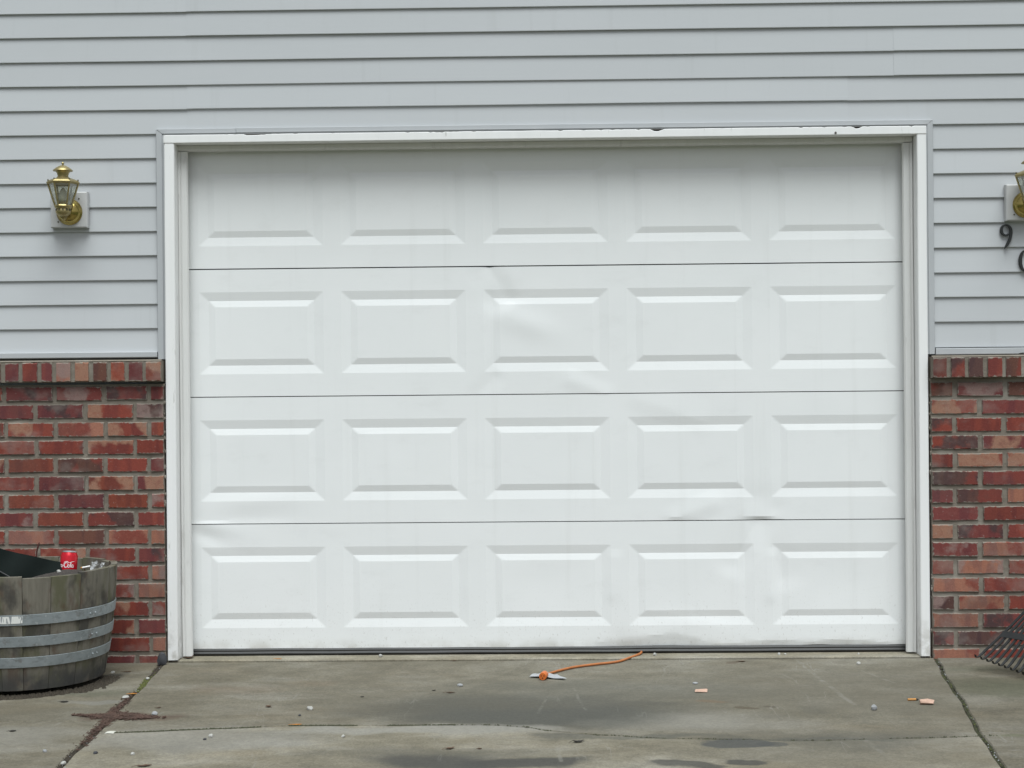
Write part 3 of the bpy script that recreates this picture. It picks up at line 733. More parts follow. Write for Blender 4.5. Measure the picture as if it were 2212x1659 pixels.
def gauss(x, z, cx, cz, rx, rz, ang=0.0):
    c, s = math.cos(ang), math.sin(ang); u, v = (x - cx) * c + (z - cz) * s, -(x - cx) * s + (z - cz) * c
    return math.exp(-(u / rx) ** 2 - (v / rz) ** 2)
def crease(x, z, ax, az, bx, bz, w0, w1):
    """sharp fold along a-b, tapering to its ends"""
    L = math.hypot(bx - ax, bz - az); tx, tz = (bx - ax) / L, (bz - az) / L
    u = ((x - ax) * tx + (z - az) * tz) / L; v = (x - ax) * -tz + (z - az) * tx
    if u < -0.15 or u > 1.15: return 0.0
    w = w0 if v > 0 else w1
    return max(0.0, 1 - abs(v) / w) * max(0.0, min(1.0, (u + 0.15) * 5, (1.15 - u) * 5))
def dent(x, z):
    """outward (+) or inward (-) displacement of the dented sheet, in metres"""
    d = 0.0
    d += 0.0016 * mn.noise(Vector((x * 2.6, z * 3.1, 1.5))) + 0.0006 * mn.noise(Vector((x * 9, z * 9, 4)))
    if 1.1065 <= z <= 1.649:
        d -= 0.0075 * crease(x, z, -0.215, 1.66, -0.115, 1.50, 0.05, 0.11)
        d += 0.0080 * gauss(x, z, -0.06, 1.41, 0.13, 0.055, -0.35)
        d -= 0.0040 * gauss(x, z, -0.20, 1.50, 0.07, 0.05)
        d -= 0.0040 * crease(x, z, -0.28, 1.09, -0.18, 1.19, 0.05, 0.06)
        d += 0.0045 * crease(x, z, 0.12, 1.17, 0.30, 1.10, 0.05, 0.05)
    if 0.568 <= z < 1.1065:
        d += 0.0038 * gauss(x, z, -1.20, 0.665, 0.17, 0.045, 0.1)
        d -= 0.0022 * gauss(x, z, -1.20, 0.595, 0.19, 0.035)
        d += 0.0050 * crease(x, z, 0.55, 0.57, 0.75, 0.64, 0.06, 0.05)
        d -= 0.0030 * gauss(x, z, 1.00, 0.61, 0.035, 0.030) 
        d -= 0.0035 * gauss(x, z, 0.93, 0.66, 0.10, 0.05)
        d += 0.0035 * crease(x, z, 0.40, 1.09, 0.70, 0.98, 0.10, 0.06)
    if z < 0.568:
        d += 0.0050 * gauss(x, z, -1.40, 0.56, 0.12, 0.030, -0.2) - 0.006 * gauss(x, z, -1.43, 0.515, 0.09, 0.03, -0.35)
        d -= 0.0070 * crease(x, z, 0.93, 0.58, 0.80, 0.36, 0.09, 0.10)
        d -= 0.0060 * crease(x, z, 0.93, 0.58, 1.03, 0.30, 0.10, 0.07)
        d += 0.0045 * crease(x, z, 0.985, 0.42, 0.975, 0.23, 0.03, 0.05)
        d -= 0.0030 * gauss(x, z, 0.02, 0.30, 0.16, 0.10)
        d += 0.0040 * crease(x, z, 0.30, 0.24, 0.315, 0.42, 0.04, 0.05)
        d -= 0.0050 * gauss(x, z, 1.25, 0.30, 0.20, 0.12)
        # buckled bottom edge on the right-hand side: below a wavering ridge the sheet is tucked in
        zr = 0.034 + 0.058 * max(0.0, 1 - abs(x - 0.56) / (0.36 if x < 0.56 else 0.20)) + 0.020 * gauss(x, 0, 0.98, 0, 0.13, 1) + 0.022 * gauss(x, 0, 1.28, 0, 0.12, 1) + 0.012 * gauss(x, 0, 0.30, 0, 0.10, 1)
        zr += 0.006 * mn.noise(Vector((x * 9, 0, 8)))
        if x > 0.12 and z < zr: d -= 0.34 * (zr - z) * min(1.0, (x - 0.12) * 6)
        d += 0.004 * gauss(x, z, 0.66, 0.13, 0.16, 0.04, -0.2) - 0.004 * gauss(x, z, 0.34, 0.07, 0.06, 0.03)
    return d * 0.55
def lift(x, z):
    """the bottom edge rides up and waves a little where it is buckled"""
    e = max(0.0, 1 - (z - 0.031) / 0.05)
    if e <= 0: return 0.0
    u = max(0.0, min(1.0, (x - 0.15) / 1.0))
    return e * (0.007 * u + 0.003 * u * math.sin(x * 17 + 0.6) + 0.0015 * mn.noise(Vector((x * 8, 0, 0))))
# common grid, so that sections and stamped panels share their edges
gx = set(frange(-1.525, 1.585, 0.016)); 
for cx in PCX:
    for d in (0, A1, A1 + A2): gx.add(cx - PW + d); gx.add(cx + PW - d)
for cx in PCX:
    for e0 in (cx - PW, cx + PW - A1 - A2):
        gx |= set(frange(e0, e0 + A1 + A2, 0.0043))
gx = sorted(gx)
def thin(v, keep):
    out = [v[0]]
    for a in v[1:]:
        if a - out[-1] < 0.0022:
            if any(abs(a - q) < 1e-7 for q in keep): out[-1] = a
            continue
        out.append(a)
    return out
KX = [cx + s * (PW - d) for cx in PCX for s in (-1, 1) for d in (0, A1, A1 + A2)]
gx = thin(gx, KX)
door = MB(); door.box(-1.53, 1.588, DY + 0.030, DY + 0.055, 0.036, 2.18)
door = door.obj('garage_door', M['void'], house)
for r in range(4):
    s0, s1 = ZS[r] + (0.0015 if r else 0), ZS[r + 1] - (0.0022 if r != 2 else 0.0034)
    p0, p1 = ZS[r] + 0.0965, ZS[r + 1] - 0.0995
    KZ = [p0, p0 + 0.037, p0 + 0.037 + A2 * 0.925, p1, p1 - 0.037, p1 - 0.037 - A2 * 0.925]
    gzs = thin(sorted(set(frange(s0, s1, 0.014)) | set(KZ) | set(frange(p0, p0 + (A1 + A2) * 0.925, 0.0041)) | set(frange(p1 - (A1 + A2) * 0.925, p1, 0.0041))), KZ)
    def V(x, z):
        dd = dent(x, z)
        dent_edge = 0.0
        if r and z - s0 < 0.006: dent_edge = 0.0
        zz = z + lift(x, z)
        if r == 2 and abs(x + 0.205) < 0.02 and s1 - z < 1e-6: zz -= 0.0025 * (1 - abs(x + 0.205) / 0.02)
        if r == 1 and abs(x - 0.985) < 0.05 and z - s0 < 1e-6: zz += 0.0008
        return (x, DY + relief(x, z) - dd, zz)
    groups = {'section': ([], [])}
    def cell_owner(xm, zm):
        if p0 < zm < p1:
            for k, cx in enumerate(PCX):
                if cx - PW < xm < cx + PW: return k
        return 'section'
    acc = {}
    for i in range(len(gx) - 1):
        for j in range(len(gzs) - 1):
            ow = cell_owner((gx[i] + gx[i + 1]) / 2, (gzs[j] + gzs[j + 1]) / 2)
            vd, fl = acc.setdefault(ow, ({}, []))
            f = []
            for (a, c) in ((i, j), (i + 1, j), (i + 1, j + 1), (i, j + 1)):
                if (a, c) not in vd: vd[(a, c)] = len(vd)
                f.append(vd[(a, c)])
            # split bevel mitres along their diagonal
            fl.append(tuple(f))
    for ow, (vd, fl) in acc.items():
        vs = [V(gx[a], gzs[c]) for a, c in vd]
        if ow == 'section':
            # returned top and bottom edges give the joints their depth
            top = [vd[(a, len(gzs) - 1)] for a in range(len(gx))]; bot = [vd[(a, 0)] for a in range(len(gx))]
            for row, sgn in ((top, 1), (bot, -1)):
                base = len(vs)
                vs += [(vs[q][0], vs[q][1] + 0.028, vs[q][2]) for q in row]
                fl += [(row[i], row[i + 1], base + i + 1, base + i) if sgn > 0 else (row[i + 1], row[i], base + i, base + i + 1) for i in range(len(row) - 1)]
        me = bpy.data.meshes.new('door_section'); me.from_pydata(vs, [], fl); me.materials.append(M['door'])
        me.polygons.foreach_set('use_smooth', [True] * len(me.polygons)); me.set_sharp_from_angle(angle=rad(7)); me.update()
        link('door_section' if ow == 'section' else 'raised_panel', me, door)
# rubber seal under the door
b = MB(); b.extrude_x([(0.120, 0.0045), (0.045, 0.0045), (0.037, 0.008), (0.0345, 0.014), (0.038, 0.020), (0.0395, 0.0215), (0.0385, 0.027), (0.045, 0.034), (0.120, 0.036)],
                      frange(-1.53, 1.588, 0.05), lambda x: (0.030 + 0.002 * mn.noise(Vector((x * 3, 1, 1))), 0.0012 * mn.noise(Vector((x * 5, 6, 2)))))
b.obj('bottom_seal', M['rubber'], door, 40)

# ---- brick walls
BC = {'R': (0.215, 0.043, 0.030), 'O': (0.225, 0.056, 0.034), 'P': (0.165, 0.042, 0.042), 'D': (0.072, 0.046, 0.042), 'B': (0.120, 0.058, 0.042), 'T': (0.335, 0.155, 0.105)}
PA = {'n': 1.0, 'd': 0.1, 't': 0.3, 'w': 0.5, 'r': 0.7}
def brick_mesh(seed, soft):
    """a 1 x 1 x 1 block (x, y, z from 0 to 1 after scaling) with worn, uneven arrises"""
    rnd = random.Random(seed); nx, nz = 5, 3; vs = []; fs = []
    e = 0.03
    us = [0, 0.25, 0.5, 0.75, 1.0]; ws = [0, 0.5, 1.0]
    idx = {}
    for layer, (ins, y) in enumerate(((0.0, 0.09), (1.0, 0.0))):
        for i, u in enumerate(us):
            for j, w in enumerate(ws):
                du = (1 if u == 0 else -1 if u == 1 else 0); dw = (1 if w == 0 else -1 if w == 1 else 0)
                jx = rnd.uniform(-0.016, 0.020) if du else 0; jz = rnd.uniform(-0.05, 0.085) if dw else 0
                idx[(layer, i, j)] = len(vs)
                vs.append((u + du * (abs(jx) * 0.6 + ins * soft * 0.018), y, w + dw * (abs(jz) * 0.6 + ins * soft * 0.055)))
    for i in range(4):
        for j in range(2):
            fs.append((idx[(1, i, j)], idx[(1, i + 1, j)], idx[(1, i + 1, j + 1)], idx[(1, i, j + 1)]))
    ring = [(i, 0) for i in range(5)] + [(4, 1)] + [(i, 2) for i in range(4, -1, -1)] + [(0, 1)]
    n = len(ring)
    for k in range(n):
        a, c = ring[k], ring[(k + 1) % n]
        fs.append((idx[(0,) + a], idx[(0,) + c], idx[(1,) + c], idx[(1,) + a]))
    back = []
    for a in ring:
        back.append(len(vs)); v = vs[idx[(0,) + a]]; vs.append((v[0], 1.0, v[2]))
    for k in range(n): fs.append((back[k], back[(k + 1) % n], idx[(0,) + ring[(k + 1) % n]], idx[(0,) + ring[k]]))
    b = MB(); b.add(vs, fs); return b.mesh('brick', M['brick'])
BM = [brick_mesh(s, 0.6 + 0.15 * (s % 4)) for s in range(9)]
def brick(x0, x1, z0, z1, face, depth, code, parent):
    o = link('brick', random.choice(BM), parent)
    flip = random.random() < 0.5
    o.location = (x0, face + random.uniform(-0.0022, 0.0022), z0)
    o.scale = (x1 - x0, depth, z1 - z0)
    o.rotation_euler = (random.gauss(0, 0.008), random.gauss(0, 0.004), random.gauss(0, 0.004))
    c = BC[code[0]]; k = random.uniform(0.86, 1.14); h = random.uniform(-0.05, 0.05)
    av_ = (0.175, 0.060, 0.044); c = [0.74 * p + 0.26 * q for p, q in zip(c, av_)]
    o.color = (c[0] * k * (1 + h), c[1] * k, c[2] * k * (1 - h), PA[code[1]])
    return o
CODES = ['Rn', 'Rn', 'Rn', 'Rt', 'Rt', 'Rd', 'Rw', 'Pn', 'Pd', 'Pw', 'Pt', 'On', 'Ot', 'Od', 'Br', 'Dr', 'Tr', 'Tr', 'Tw', 'Rd']
LEFT = [['Pw', 'Pd', 'Pw', 'Pd'], ['Dw', 'Rt', 'Pd', 'Pn'], ['On', 'Rt', 'Tr', 'Rt'], ['Rn', 'Rt', 'Rd', 'Rn'], ['Pw', 'Rt', 'Br', 'Od'], ['Pt', 'Ot', 'Pn', 'Rn'],
        ['Rw', 'On', 'Pd', 'On'], ['Rn', 'Dr', 'On', 'Pw'], ['Tr', 'Tr', 'Br', 'Tr'], ['Pd', 'Rd', 'Rt', 'Rn'], ['Tw', 'Rn', 'Rn', 'Rd'], ['Tr', 'Rw', 'Rt', 'Pn'],
        ['Rw', 'Rt', 'Rn', 'Pd'], ['Pn', 'Rt', 'Rn', 'Rd'], ['Tn', 'Rn', 'Rn', 'Rt'], ['Rn', 'Pn', 'Rd', 'Rn']]
RIGHT = [['Br', 'Pw', 'Br', 'Pn'], ['Rt', 'Pn', 'Rn'], ['Rd', 'Rn', 'Rn', 'Rt'], ['Rd', 'Pt', 'Rn'], ['Rd', 'Rt', 'Rt', 'Pn'], ['Dr', 'Pr', 'Rn'],
         ['Pn', 'Dr', 'Tr', 'Rn'], ['Pn', 'Rn', 'Rt'], ['Rt', 'Pd', 'Rn', 'Rn'], ['Pw', 'Tr', 'Rt'], ['Tr', 'Tw', 'Tr', 'Rn'], ['Tr', 'Rw', 'Pn'], ['Dw', 'Tr', 'Rn', 'Rt'],
         ['Tr', 'Pd', 'Rt'], ['Pd', 'Dr', 'Rn', 'Rt'], ['Tr', 'Rn', 'Rn']]
BF = -0.050
def mortar(x0, x1, dz):
    b = MB()
    xs = frange(x0, x1, 0.02); zs = frange(-0.03, 1.164, 0.018)
    vs = [(x, BF + 0.0065 + 0.0022 * mn.noise(Vector((x * 28, z * 34, 2))) + 0.0016 * mn.noise(Vector((x * 80, z * 80, 2))), z) for z in zs for x in xs]
    n = len(xs)
    b.add(vs, [(j * n + i, j * n + i + 1, (j + 1) * n + i + 1, (j + 1) * n + i) for j in range(len(zs) - 1) for i in range(n - 1)])
    b.box(x0 + 0.0005, x1 - 0.0005, BF + 0.012, 0.06, -0.03, 1.164 + dz)
    # rowlock bed and bedding under the ledge
    zs = frange(1.176 + dz, 1.262 + dz, 0.012)
    vs = [(x, -0.0745 + 0.002 * mn.noise(Vector((x * 40, z * 40, 8))), z) for z in zs for x in xs]
    b.add(vs, [(j * n + i, j * n + i + 1, (j + 1) * n + i + 1, (j + 1) * n + i) for j in range(len(zs) - 1) for i in range(n - 1)])
    b.box(x0 + 0.0005, x1 - 0.0005, -0.071, 0.055, 1.174 + dz, 1.2625 + dz)
    vs = []
    for x in xs:
        u = 0.0025 * mn.noise(Vector((x * 24, 0, 3)))
        vs += [(x, 0.0, 1.2672 + dz), (x, -0.068 + u, 1.2665 + dz), (x, -0.0765 + u, 1.261 + dz), (x, -0.072, 1.256 + dz)]
    b.add(vs, [(i * 4 + k, (i + 1) * 4 + k, (i + 1) * 4 + k + 1, i * 4 + k + 1) for i in range(n - 1) for k in range(3)])
    return b.obj('brick_wall', M['mortar'], house)
wl_ = mortar(-3.0, -1.5695, 0.0); wr_ = mortar(1.622, 2.75, -0.0155)
for i in range(16):
    zt = 1.158 - 0.0751 * i; zb_ = zt - 0.0625
    x = -1.5695
    seq = ([0.055, 0.172] if i % 2 == 0 else [0.113]) + [0.197] * 8
    for k, w in enumerate(seq):
        w += random.uniform(-0.003, 0.003)
        if x - w < -3.0: break
        code = LEFT[i][k] if k < len(LEFT[i]) else random.choice(CODES)
        brick(x - w, x, zb_ + random.uniform(-.001, .001), zt + random.uniform(-.001, .001), BF, 0.07, code, wl_)
        x -= w + 0.0135 + random.uniform(-0.002, 0.002)
    zt = 1.1425 - 0.0737 * i; zb_ = zt - 0.0618
    x = 1.6225
    seq = ([0.088] if i % 2 == 0 else [0.192]) + [0.192] * 6
    for k, w in enumerate(seq):
        w += random.uniform(-0.003, 0.003)
        if x + w > 2.75: break
        code = RIGHT[i][k] if k < len(RIGHT[i]) else random.choice(CODES)
        brick(x, x + w, zb_ + random.uniform(-.001, .001), zt + random.uniform(-.001, .001), BF, 0.07, code, wr_)
        x += w + 0.016 + random.uniform(-0.002, 0.002)
RL = ['Ot', 'Pn', 'Ot', 'Bn', 'Ot', 'Tw', 'Pn', 'Rn', 'Pn', 'Br']; RR = ['Rn', 'Rd', 'Dr', 'Rw', 'Br', 'Pn']
x = -1.5705; k = 0
while x - 0.065 > -3.0:
    w = random.uniform(0.055, 0.066) if k not in (6,) else 0.045
    brick(x - w, x, 1.173, 1.2605, -0.080, 0.09, RL[k] if k < len(RL) else random.choice(CODES), wl_); x -= w + random.uniform(0.012, 0.018); k += 1
x = 1.6235; k = 0
while x + 0.065 < 2.75:
    w = random.uniform(0.055, 0.064)
    brick(x, x + w, 1.156, 1.246, -0.080, 0.09, RR[k] if k < len(RR) else random.choice(CODES), wr_); x += w + random.uniform(0.014, 0.021); k += 1
# smears of squeezed-out mortar in the gap beside the casings
b = MB()
for xg, sgn in ((-1.566, 1), (1.6185, -1)):
    for q in range(26):
        z = random.uniform(0.55, 1.16) if q < 20 else random.uniform(0.1, 0.6)
        s = random.uniform(0.004, 0.010)
        b.lathe([(0.0, -s), (s * 0.35, -s * 0.4), (s * 0.4, s * 0.3), (0.0, s)], (xg + random.uniform(-.002, .002), -0.046, z), 6, random.random())
o = b.obj('caulk_smear', M['mortar'], house); o['kind'] = 'stuff'

# ================================================================== WALL LANTERNS
def lantern(x, zc, yb, label, ph0):
    """zc: centre height of the block; axis of the lantern 0.10 m in front of it"""
    root = thing('wall_lantern', label, 'wall lamp', (x, yb, zc), 'brass carriage lamps beside the garage door')
    b = MB(); w, h, d = 0.0775, 0.075, 0.030
    b.add([(-w, 0, -h), (w, 0, -h), (w, 0, h), (-w, 0, h), (-w, -d + .004, -h), (w, -d + .004, -h), (w, -d + .004, h), (-w, -d + .004, h),
           (-w + .004, -d, -h + .004), (w - .004, -d, -h + .004), (w - .004, -d, h - .004), (-w + .004, -d, h - .004)],
          [(0, 1, 5, 4), (1, 2, 6, 5), (2, 3, 7, 6), (3, 0, 4, 7), (4, 5, 9, 8), (5, 6, 10, 9), (6, 7, 11, 10), (7, 4, 8, 11), (8, 9, 10, 11)])
    b.obj('mounting_block', M['block'], root)
    for sx, sz in ((0.043, 0.046), (-0.045, -0.050)):
        b = MB(); b.lathe([(0.0, 0.0), (0.0035, 0.0), (0.003, 0.002), (0.0, 0.0025)], seg=8, caps=False)
        o = b.obj('screw', M['darkbrass'], root); o.location = (sx, -d, sz); o.rotation_euler = (rad(90), 0, 0)
    # domed back plate
    b = MB(); R = 0.0535
    prof = [(R, 0.0), (R + 0.0015, 0.002), (R, 0.005), (R * 0.93, 0.008)] + [(R * 0.90 * math.cos(a), 0.008 + 0.030 * math.sin(a)) for a in [rad(v) for v in (5, 20, 35, 50, 65, 78, 89)]]
    b.lathe(prof, seg=32)
    pl = b.obj('back_plate', M['shine'], root, True); pl.location = (0.003, -d, -0.010); pl.rotation_euler = (rad(90), 0, 0)
    ax = (0.002, -0.108); Z = lambda z: z - 1.8975                     # heights below were measured from the ground
    c = (ax[0], ax[1], 0)
    b = MB(); b.tube([(0.002, -d - 0.030, -0.020), (0.002, -d - 0.045, -0.030), (0.002, -d - 0.060, -0.042), (0.002, ax[1] + 0.010, -0.046), (0.002, ax[1], -0.040)], [0.010, 0.009, 0.008, 0.008, 0.009], 10)
    b.obj('arm', M['brass'], root, True)
    b = MB()   # base cup with its drop finial
    b.lathe([(0.0, Z(1.846)), (0.004, Z(1.848)), (0.006, Z(1.853)), (0.004, Z(1.857)), (0.010, Z(1.860)), (0.022, Z(1.865)), (0.029, Z(1.873)), (0.031, Z(1.882)), (0.029, Z(1.890)), (0.034, Z(1.897)), (0.036, Z(1.902)), (0.034, Z(1.905)), (0.0, Z(1.905))], c, 24)
    cup = b.obj('base_cup', M['brass'], root, 40)
    b = MB()   # row of piercings round the cup
    for k in range(12):
        a = 2 * math.pi * (k + 0.5) / 12; q = Vector((math.cos(a), math.sin(a), 0)) * 0.0303
        tq = Vector((-math.sin(a), math.cos(a), 0)) * 0.0035
        p = Vector((ax[0], ax[1], Z(1.8865))) + q; u = Vector((0, 0, 0.0045)); n = q.normalized() * 0.0006
        b.add([p - tq - u + n, p + tq - u + n, p + tq + u + n, p - tq + u + n, p - tq - u - n * 3, p + tq - u - n * 3, p + tq + u - n * 3, p - tq + u - n * 3],
              [(0, 1, 2, 3), (0, 4, 5, 1), (1, 5, 6, 2), (2, 6, 7, 3), (3, 7, 4, 0)])
    b.obj('piercing', M['darkbrass'], cup)
    # six glass panes between tapering bars
    r0, r1, z0, z1, ph = 0.0335, 0.0610, Z(1.905), Z(1.996), ph0
    P0 = [Vector((c[0] + r0 * math.cos(ph + k * math.pi / 3), c[1] + r0 * math.sin(ph + k * math.pi / 3), z0)) for k in range(6)]
    P1 = [Vector((c[0] + r1 * math.cos(ph + k * math.pi / 3), c[1] + r1 * math.sin(ph + k * math.pi / 3), z1)) for k in range(6)]
    ctr = Vector((c[0], c[1], (z0 + z1) / 2))
    for k in range(6):
        q = [P0[k], P0[(k + 1) % 6], P1[(k + 1) % 6], P1[k]]
        m = sum(q, Vector()) / 4; nin = (ctr - m); nin.z = 0; nin.normalize()
        b = MB(); f = [p + nin * 0.001 for p in q]; g_ = [p + nin * 0.0022 for p in q]
        b.add(f + g_, [(0, 1, 2, 3), (7, 6, 5, 4), (0, 4, 5, 1), (1, 5, 6, 2), (2, 6, 7, 3), (3, 7, 4, 0)])
        b.obj('glass_pane', M['glass'], root)
    for k in range(6):
        b = MB(); b.tube([P0[k], P1[k]], [0.0032, 0.0036], 6); b.obj('cage_bar', M['brass'], root)
    b = MB()
    b.tube([P0[k % 6] for k in range(7)], 0.0028, 6); b.tube([P1[k % 6] for k in range(7)], 0.0036, 6)
    b.obj('cage_ring', M['brass'], root)
    # roof, vent neck, cap, finial, corner knobs
    b = MB(); b.lathe([(0.0, Z(1.997)), (0.066, Z(1.997)), (0.067, Z(2.001)), (0.060, Z(2.008)), (0.042, Z(2.016)), (0.026, Z(2.021)), (0.0, Z(2.021))], c, 6, ph)
    b.obj('lantern_roof', M['brass'], root)
    b = MB(); b.lathe([(0.0, Z(2.019)), (0.0245, Z(2.019)), (0.0245, Z(2.023)), (0.0215, Z(2.025)), (0.0215, Z(2.031)), (0.0235, Z(2.034)), (0.0235, Z(2.038)), (0.027, Z(2.043)), (0.031, Z(2.048)), (0.0, Z(2.048))], c, 24)
    b.obj('vent_neck', M['brass'], root, 40)
    b = MB(); b.lathe([(0.0, Z(2.0475)), (0.036, Z(2.0475)), (0.0405, Z(2.0485)), (0.0395, Z(2.0515)), (0.032, Z(2.0580)), (0.024, Z(2.0640)), (0.015, Z(2.0690)), (0.007, Z(2.0715)), (0.0, Z(2.072))], c, 24)
    b.obj('cap', M['brass'], root, 50)
    b = MB(); b.lathe([(0.0, Z(2.070)), (0.0045, Z(2.071)), (0.0035, Z(2.074)), (0.0055, Z(2.0775)), (0.0060, Z(2.0800)), (0.0045, Z(2.0835)), (0.0018, Z(2.0860)), (0.0, Z(2.0870))], c, 12)
    b.obj('finial', M['brass'], root, True)
    for k in range(6):
        a = ph + k * math.pi / 3
        b = MB(); b.lathe([(0.0, 0.0), (0.0028, 0.001), (0.0020, 0.004), (0.0032, 0.007), (0.0018, 0.0105), (0.0, 0.011)], (c[0] + 0.060 * math.cos(a), c[1] + 0.060 * math.sin(a), Z(2.0035)), 8)
        b.obj('corner_knob', M['darkbrass'], root)
    b = MB(); b.lathe([(0.0, Z(1.905)), (0.0135, Z(1.905)), (0.0135, Z(1.921)), (0.0, Z(1.921))], c, 16); b.obj('bulb_socket', M['brass'], root, 40)
    b = MB(); b.lathe([(0.0, Z(1.921)), (0.0115, Z(1.921)), (0.0165, Z(1.930)), (0.0185, Z(1.942)), (0.0170, Z(1.955)), (0.0110, Z(1.968)), (0.0040, Z(1.978)), (0.0, Z(1.980))], c, 16)
    b.obj('bulb', M['candle'], root, True)
    return root
lantern(-1.962, 1.8975, -0.012, 'brass lantern on a pale square block on the siding above the barrel planter', rad(12))
lantern(2.020, 1.8820, -0.012, 'brass lantern half cut by the picture edge above the black house numbers', rad(-12))

# ================================================================== HOUSE NUMBERS
def ribbon(pts, ws, closed, name, loc, label):
    """flat stroke of varying width in the x-z plane, given a real thickness"""
    n = len(pts); L, R_ = [], []
    for i in range(n):
        a = Vector(pts[(i - 1) % n] if closed else pts[max(i - 1, 0)]); c = Vector(pts[(i + 1) % n] if closed else pts[min(i + 1, n - 1)])
        tdir = (c - a).normalized(); nr = Vector((-tdir.y, tdir.x)); p = Vector(pts[i])
        L.append(p + nr * ws[i] / 2); R_.append(p - nr * ws[i] / 2)
    b = MB(); th = 0.009; vs = []
    for i in range(n):
        m = (L[i] + R_[i]) / 2; l2, r2 = m + (L[i] - m) * 0.72, m + (R_[i] - m) * 0.72
        vs += [(L[i].x, 0, L[i].y), (L[i].x, -th + .002, L[i].y), (l2.x, -th, l2.y), (r2.x, -th, r2.y), (R_[i].x, -th + .002, R_[i].y), (R_[i].x, 0, R_[i].y)]
    k = 6; rng = range(n if closed else n - 1)
    b.add(vs, [(i * k + j, i * k + j + 1, ((i + 1) % n) * k + j + 1, ((i + 1) % n) * k + j) for i in rng for j in range(k - 1)] + ([] if closed else [tuple(range(k)), tuple(range((n - 1) * k, n * k))]))
    return b, loc, label
def catmull(p, sub=6):
    out = []; n = len(p)
    for i in range(n - 1):
        p0, p1, p2, p3 = p[max(i - 1, 0)], p[i], p[i + 1], p[min(i + 2, n - 1)]
        for s in range(sub):
            u = s / sub
            out.append(tuple(0.5 * (2 * p1[d] + (p2[d] - p0[d]) * u + (2 * p0[d] - 5 * p1[d] + 4 * p2[d] - p3[d]) * u * u + (3 * p1[d] - p0[d] - 3 * p2[d] + p3[d]) * u ** 3) for d in range(len(p1))))
    out.append(tuple(p[-1])); return out
# figure nine: x, z, width   (mm measured on the wall)
k9 = [(.0085, .008, .005), (.0065, .0035, .009), (.000, .0005, .009), (-.009, .003, .009), (-.0165, .011, .011), (-.0195, .022, .012), (-.0165, .034, .011), (-.009, .042, .008), (.000, .0445, .006), (.010, .041, .008), (.0175, .031, .011), (.0205, .016, .0125), (.0190, .000, .0125), (.0140, -.018, .0120), (.006, -.035, .0115), (-.002, -.047, .008), (-.0065, -.0545, .002)]
c9 = catmull(k9); b, loc, lab = ribbon([(p[0], p[1]) for p in c9], [p[2] for p in c9], False, 'house_number', None, None)
o = b.obj('house_number', M['number']); o.location = (1.948, -0.0135, 1.7475)
tag(o, 'black metal figure 9 screwed to the grey siding under the right lantern', 'house number', 'black house numbers')
n0 = 40; pts = [(0.0245 * math.cos(2 * math.pi * k / n0), 0.0435 * math.sin(2 * math.pi * k / n0)) for k in range(n0)]
ws = [0.0055 + 0.0085 * abs(math.cos(2 * math.pi * k / n0)) ** 1.5 for k in range(n0)]
b, loc, lab = ribbon(pts, ws, True, 'house_number', None, None)
o = b.obj('house_number', M['number']); o.location = (2.0305, -0.0135, 1.642)
tag(o, 'black metal figure 0 cut by the picture edge, lower than the 9', 'house number', 'black house numbers')

# ================================================================== HALF BARREL PLANTER
BX, BY, BZ = -2.032, -0.408, 0.018
BH = 0.446 - BZ
barrel = thing('barrel_planter', 'weathered oak half barrel planter with three galvanised hoops by the brick wall', 'planter', (BX, BY, BZ))
def RZ(z):
    u = z / BH; return 0.300 + 0.048 * u + 0.010 * math.sin(math.pi * min(1, u * 0.9))
random.seed(31)
N = 21; wds = [random.uniform(0.75, 1.35) for _ in range(N)]; tot = sum(wds); a = rad(-100); 
for k in range(N):
    a0, a1 = a, a + 2 * math.pi * wds[k] / tot; a = a1
    gap = 0.0028; zs = frange(0, BH, BH / 8); b = MB(); dr = random.uniform(-0.0018, 0.0018); tz = random.uniform(-0.004, 0.004)
    m = 5; vs = []
    for z in zs:
        zz = z + (tz if z == zs[-1] else 0)
        g2 = gap * (0.35 + 0.3 * random.random())
        for side, th in (('o', 0.0), ('i', 0.024)):
            for q in range(m):
                u = q / (m - 1); ang = a0 + g2 / 0.33 / 2 + (a1 - a0 - g2 / 0.33) * u
                crown = -0.0014 if q in (0, m - 1) else 0.0
                r = RZ(z) + dr + (crown if side == 'o' else -th)
                vs.append((r * math.cos(ang), r * math.sin(ang), zz))
    w = 2 * m; fs = []
    for i in range(len(zs) - 1):
        o_ = i * w
        for q in range(m - 1):
            fs.append((o_ + q, o_ + q + 1, o_ + w + q + 1, o_ + w + q)); fs.append((o_ + m + q + 1, o_ + m + q, o_ + w + m + q, o_ + w + m + q + 1))
        fs.append((o_ + m, o_, o_ + w, o_ + w + m)); fs.append((o_ + m - 1, o_ + 2 * m - 1, o_ + w + 2 * m - 1, o_ + w + m - 1))
    for o_ in (0, (len(zs) - 1) * w):
        fs += [(o_ + q, o_ + q + 1, o_ + m + q + 1, o_ + m + q) for q in range(m - 1)]
    b.add(vs, fs); b.obj('stave', M['oak'], barrel, 40)
hoops = []
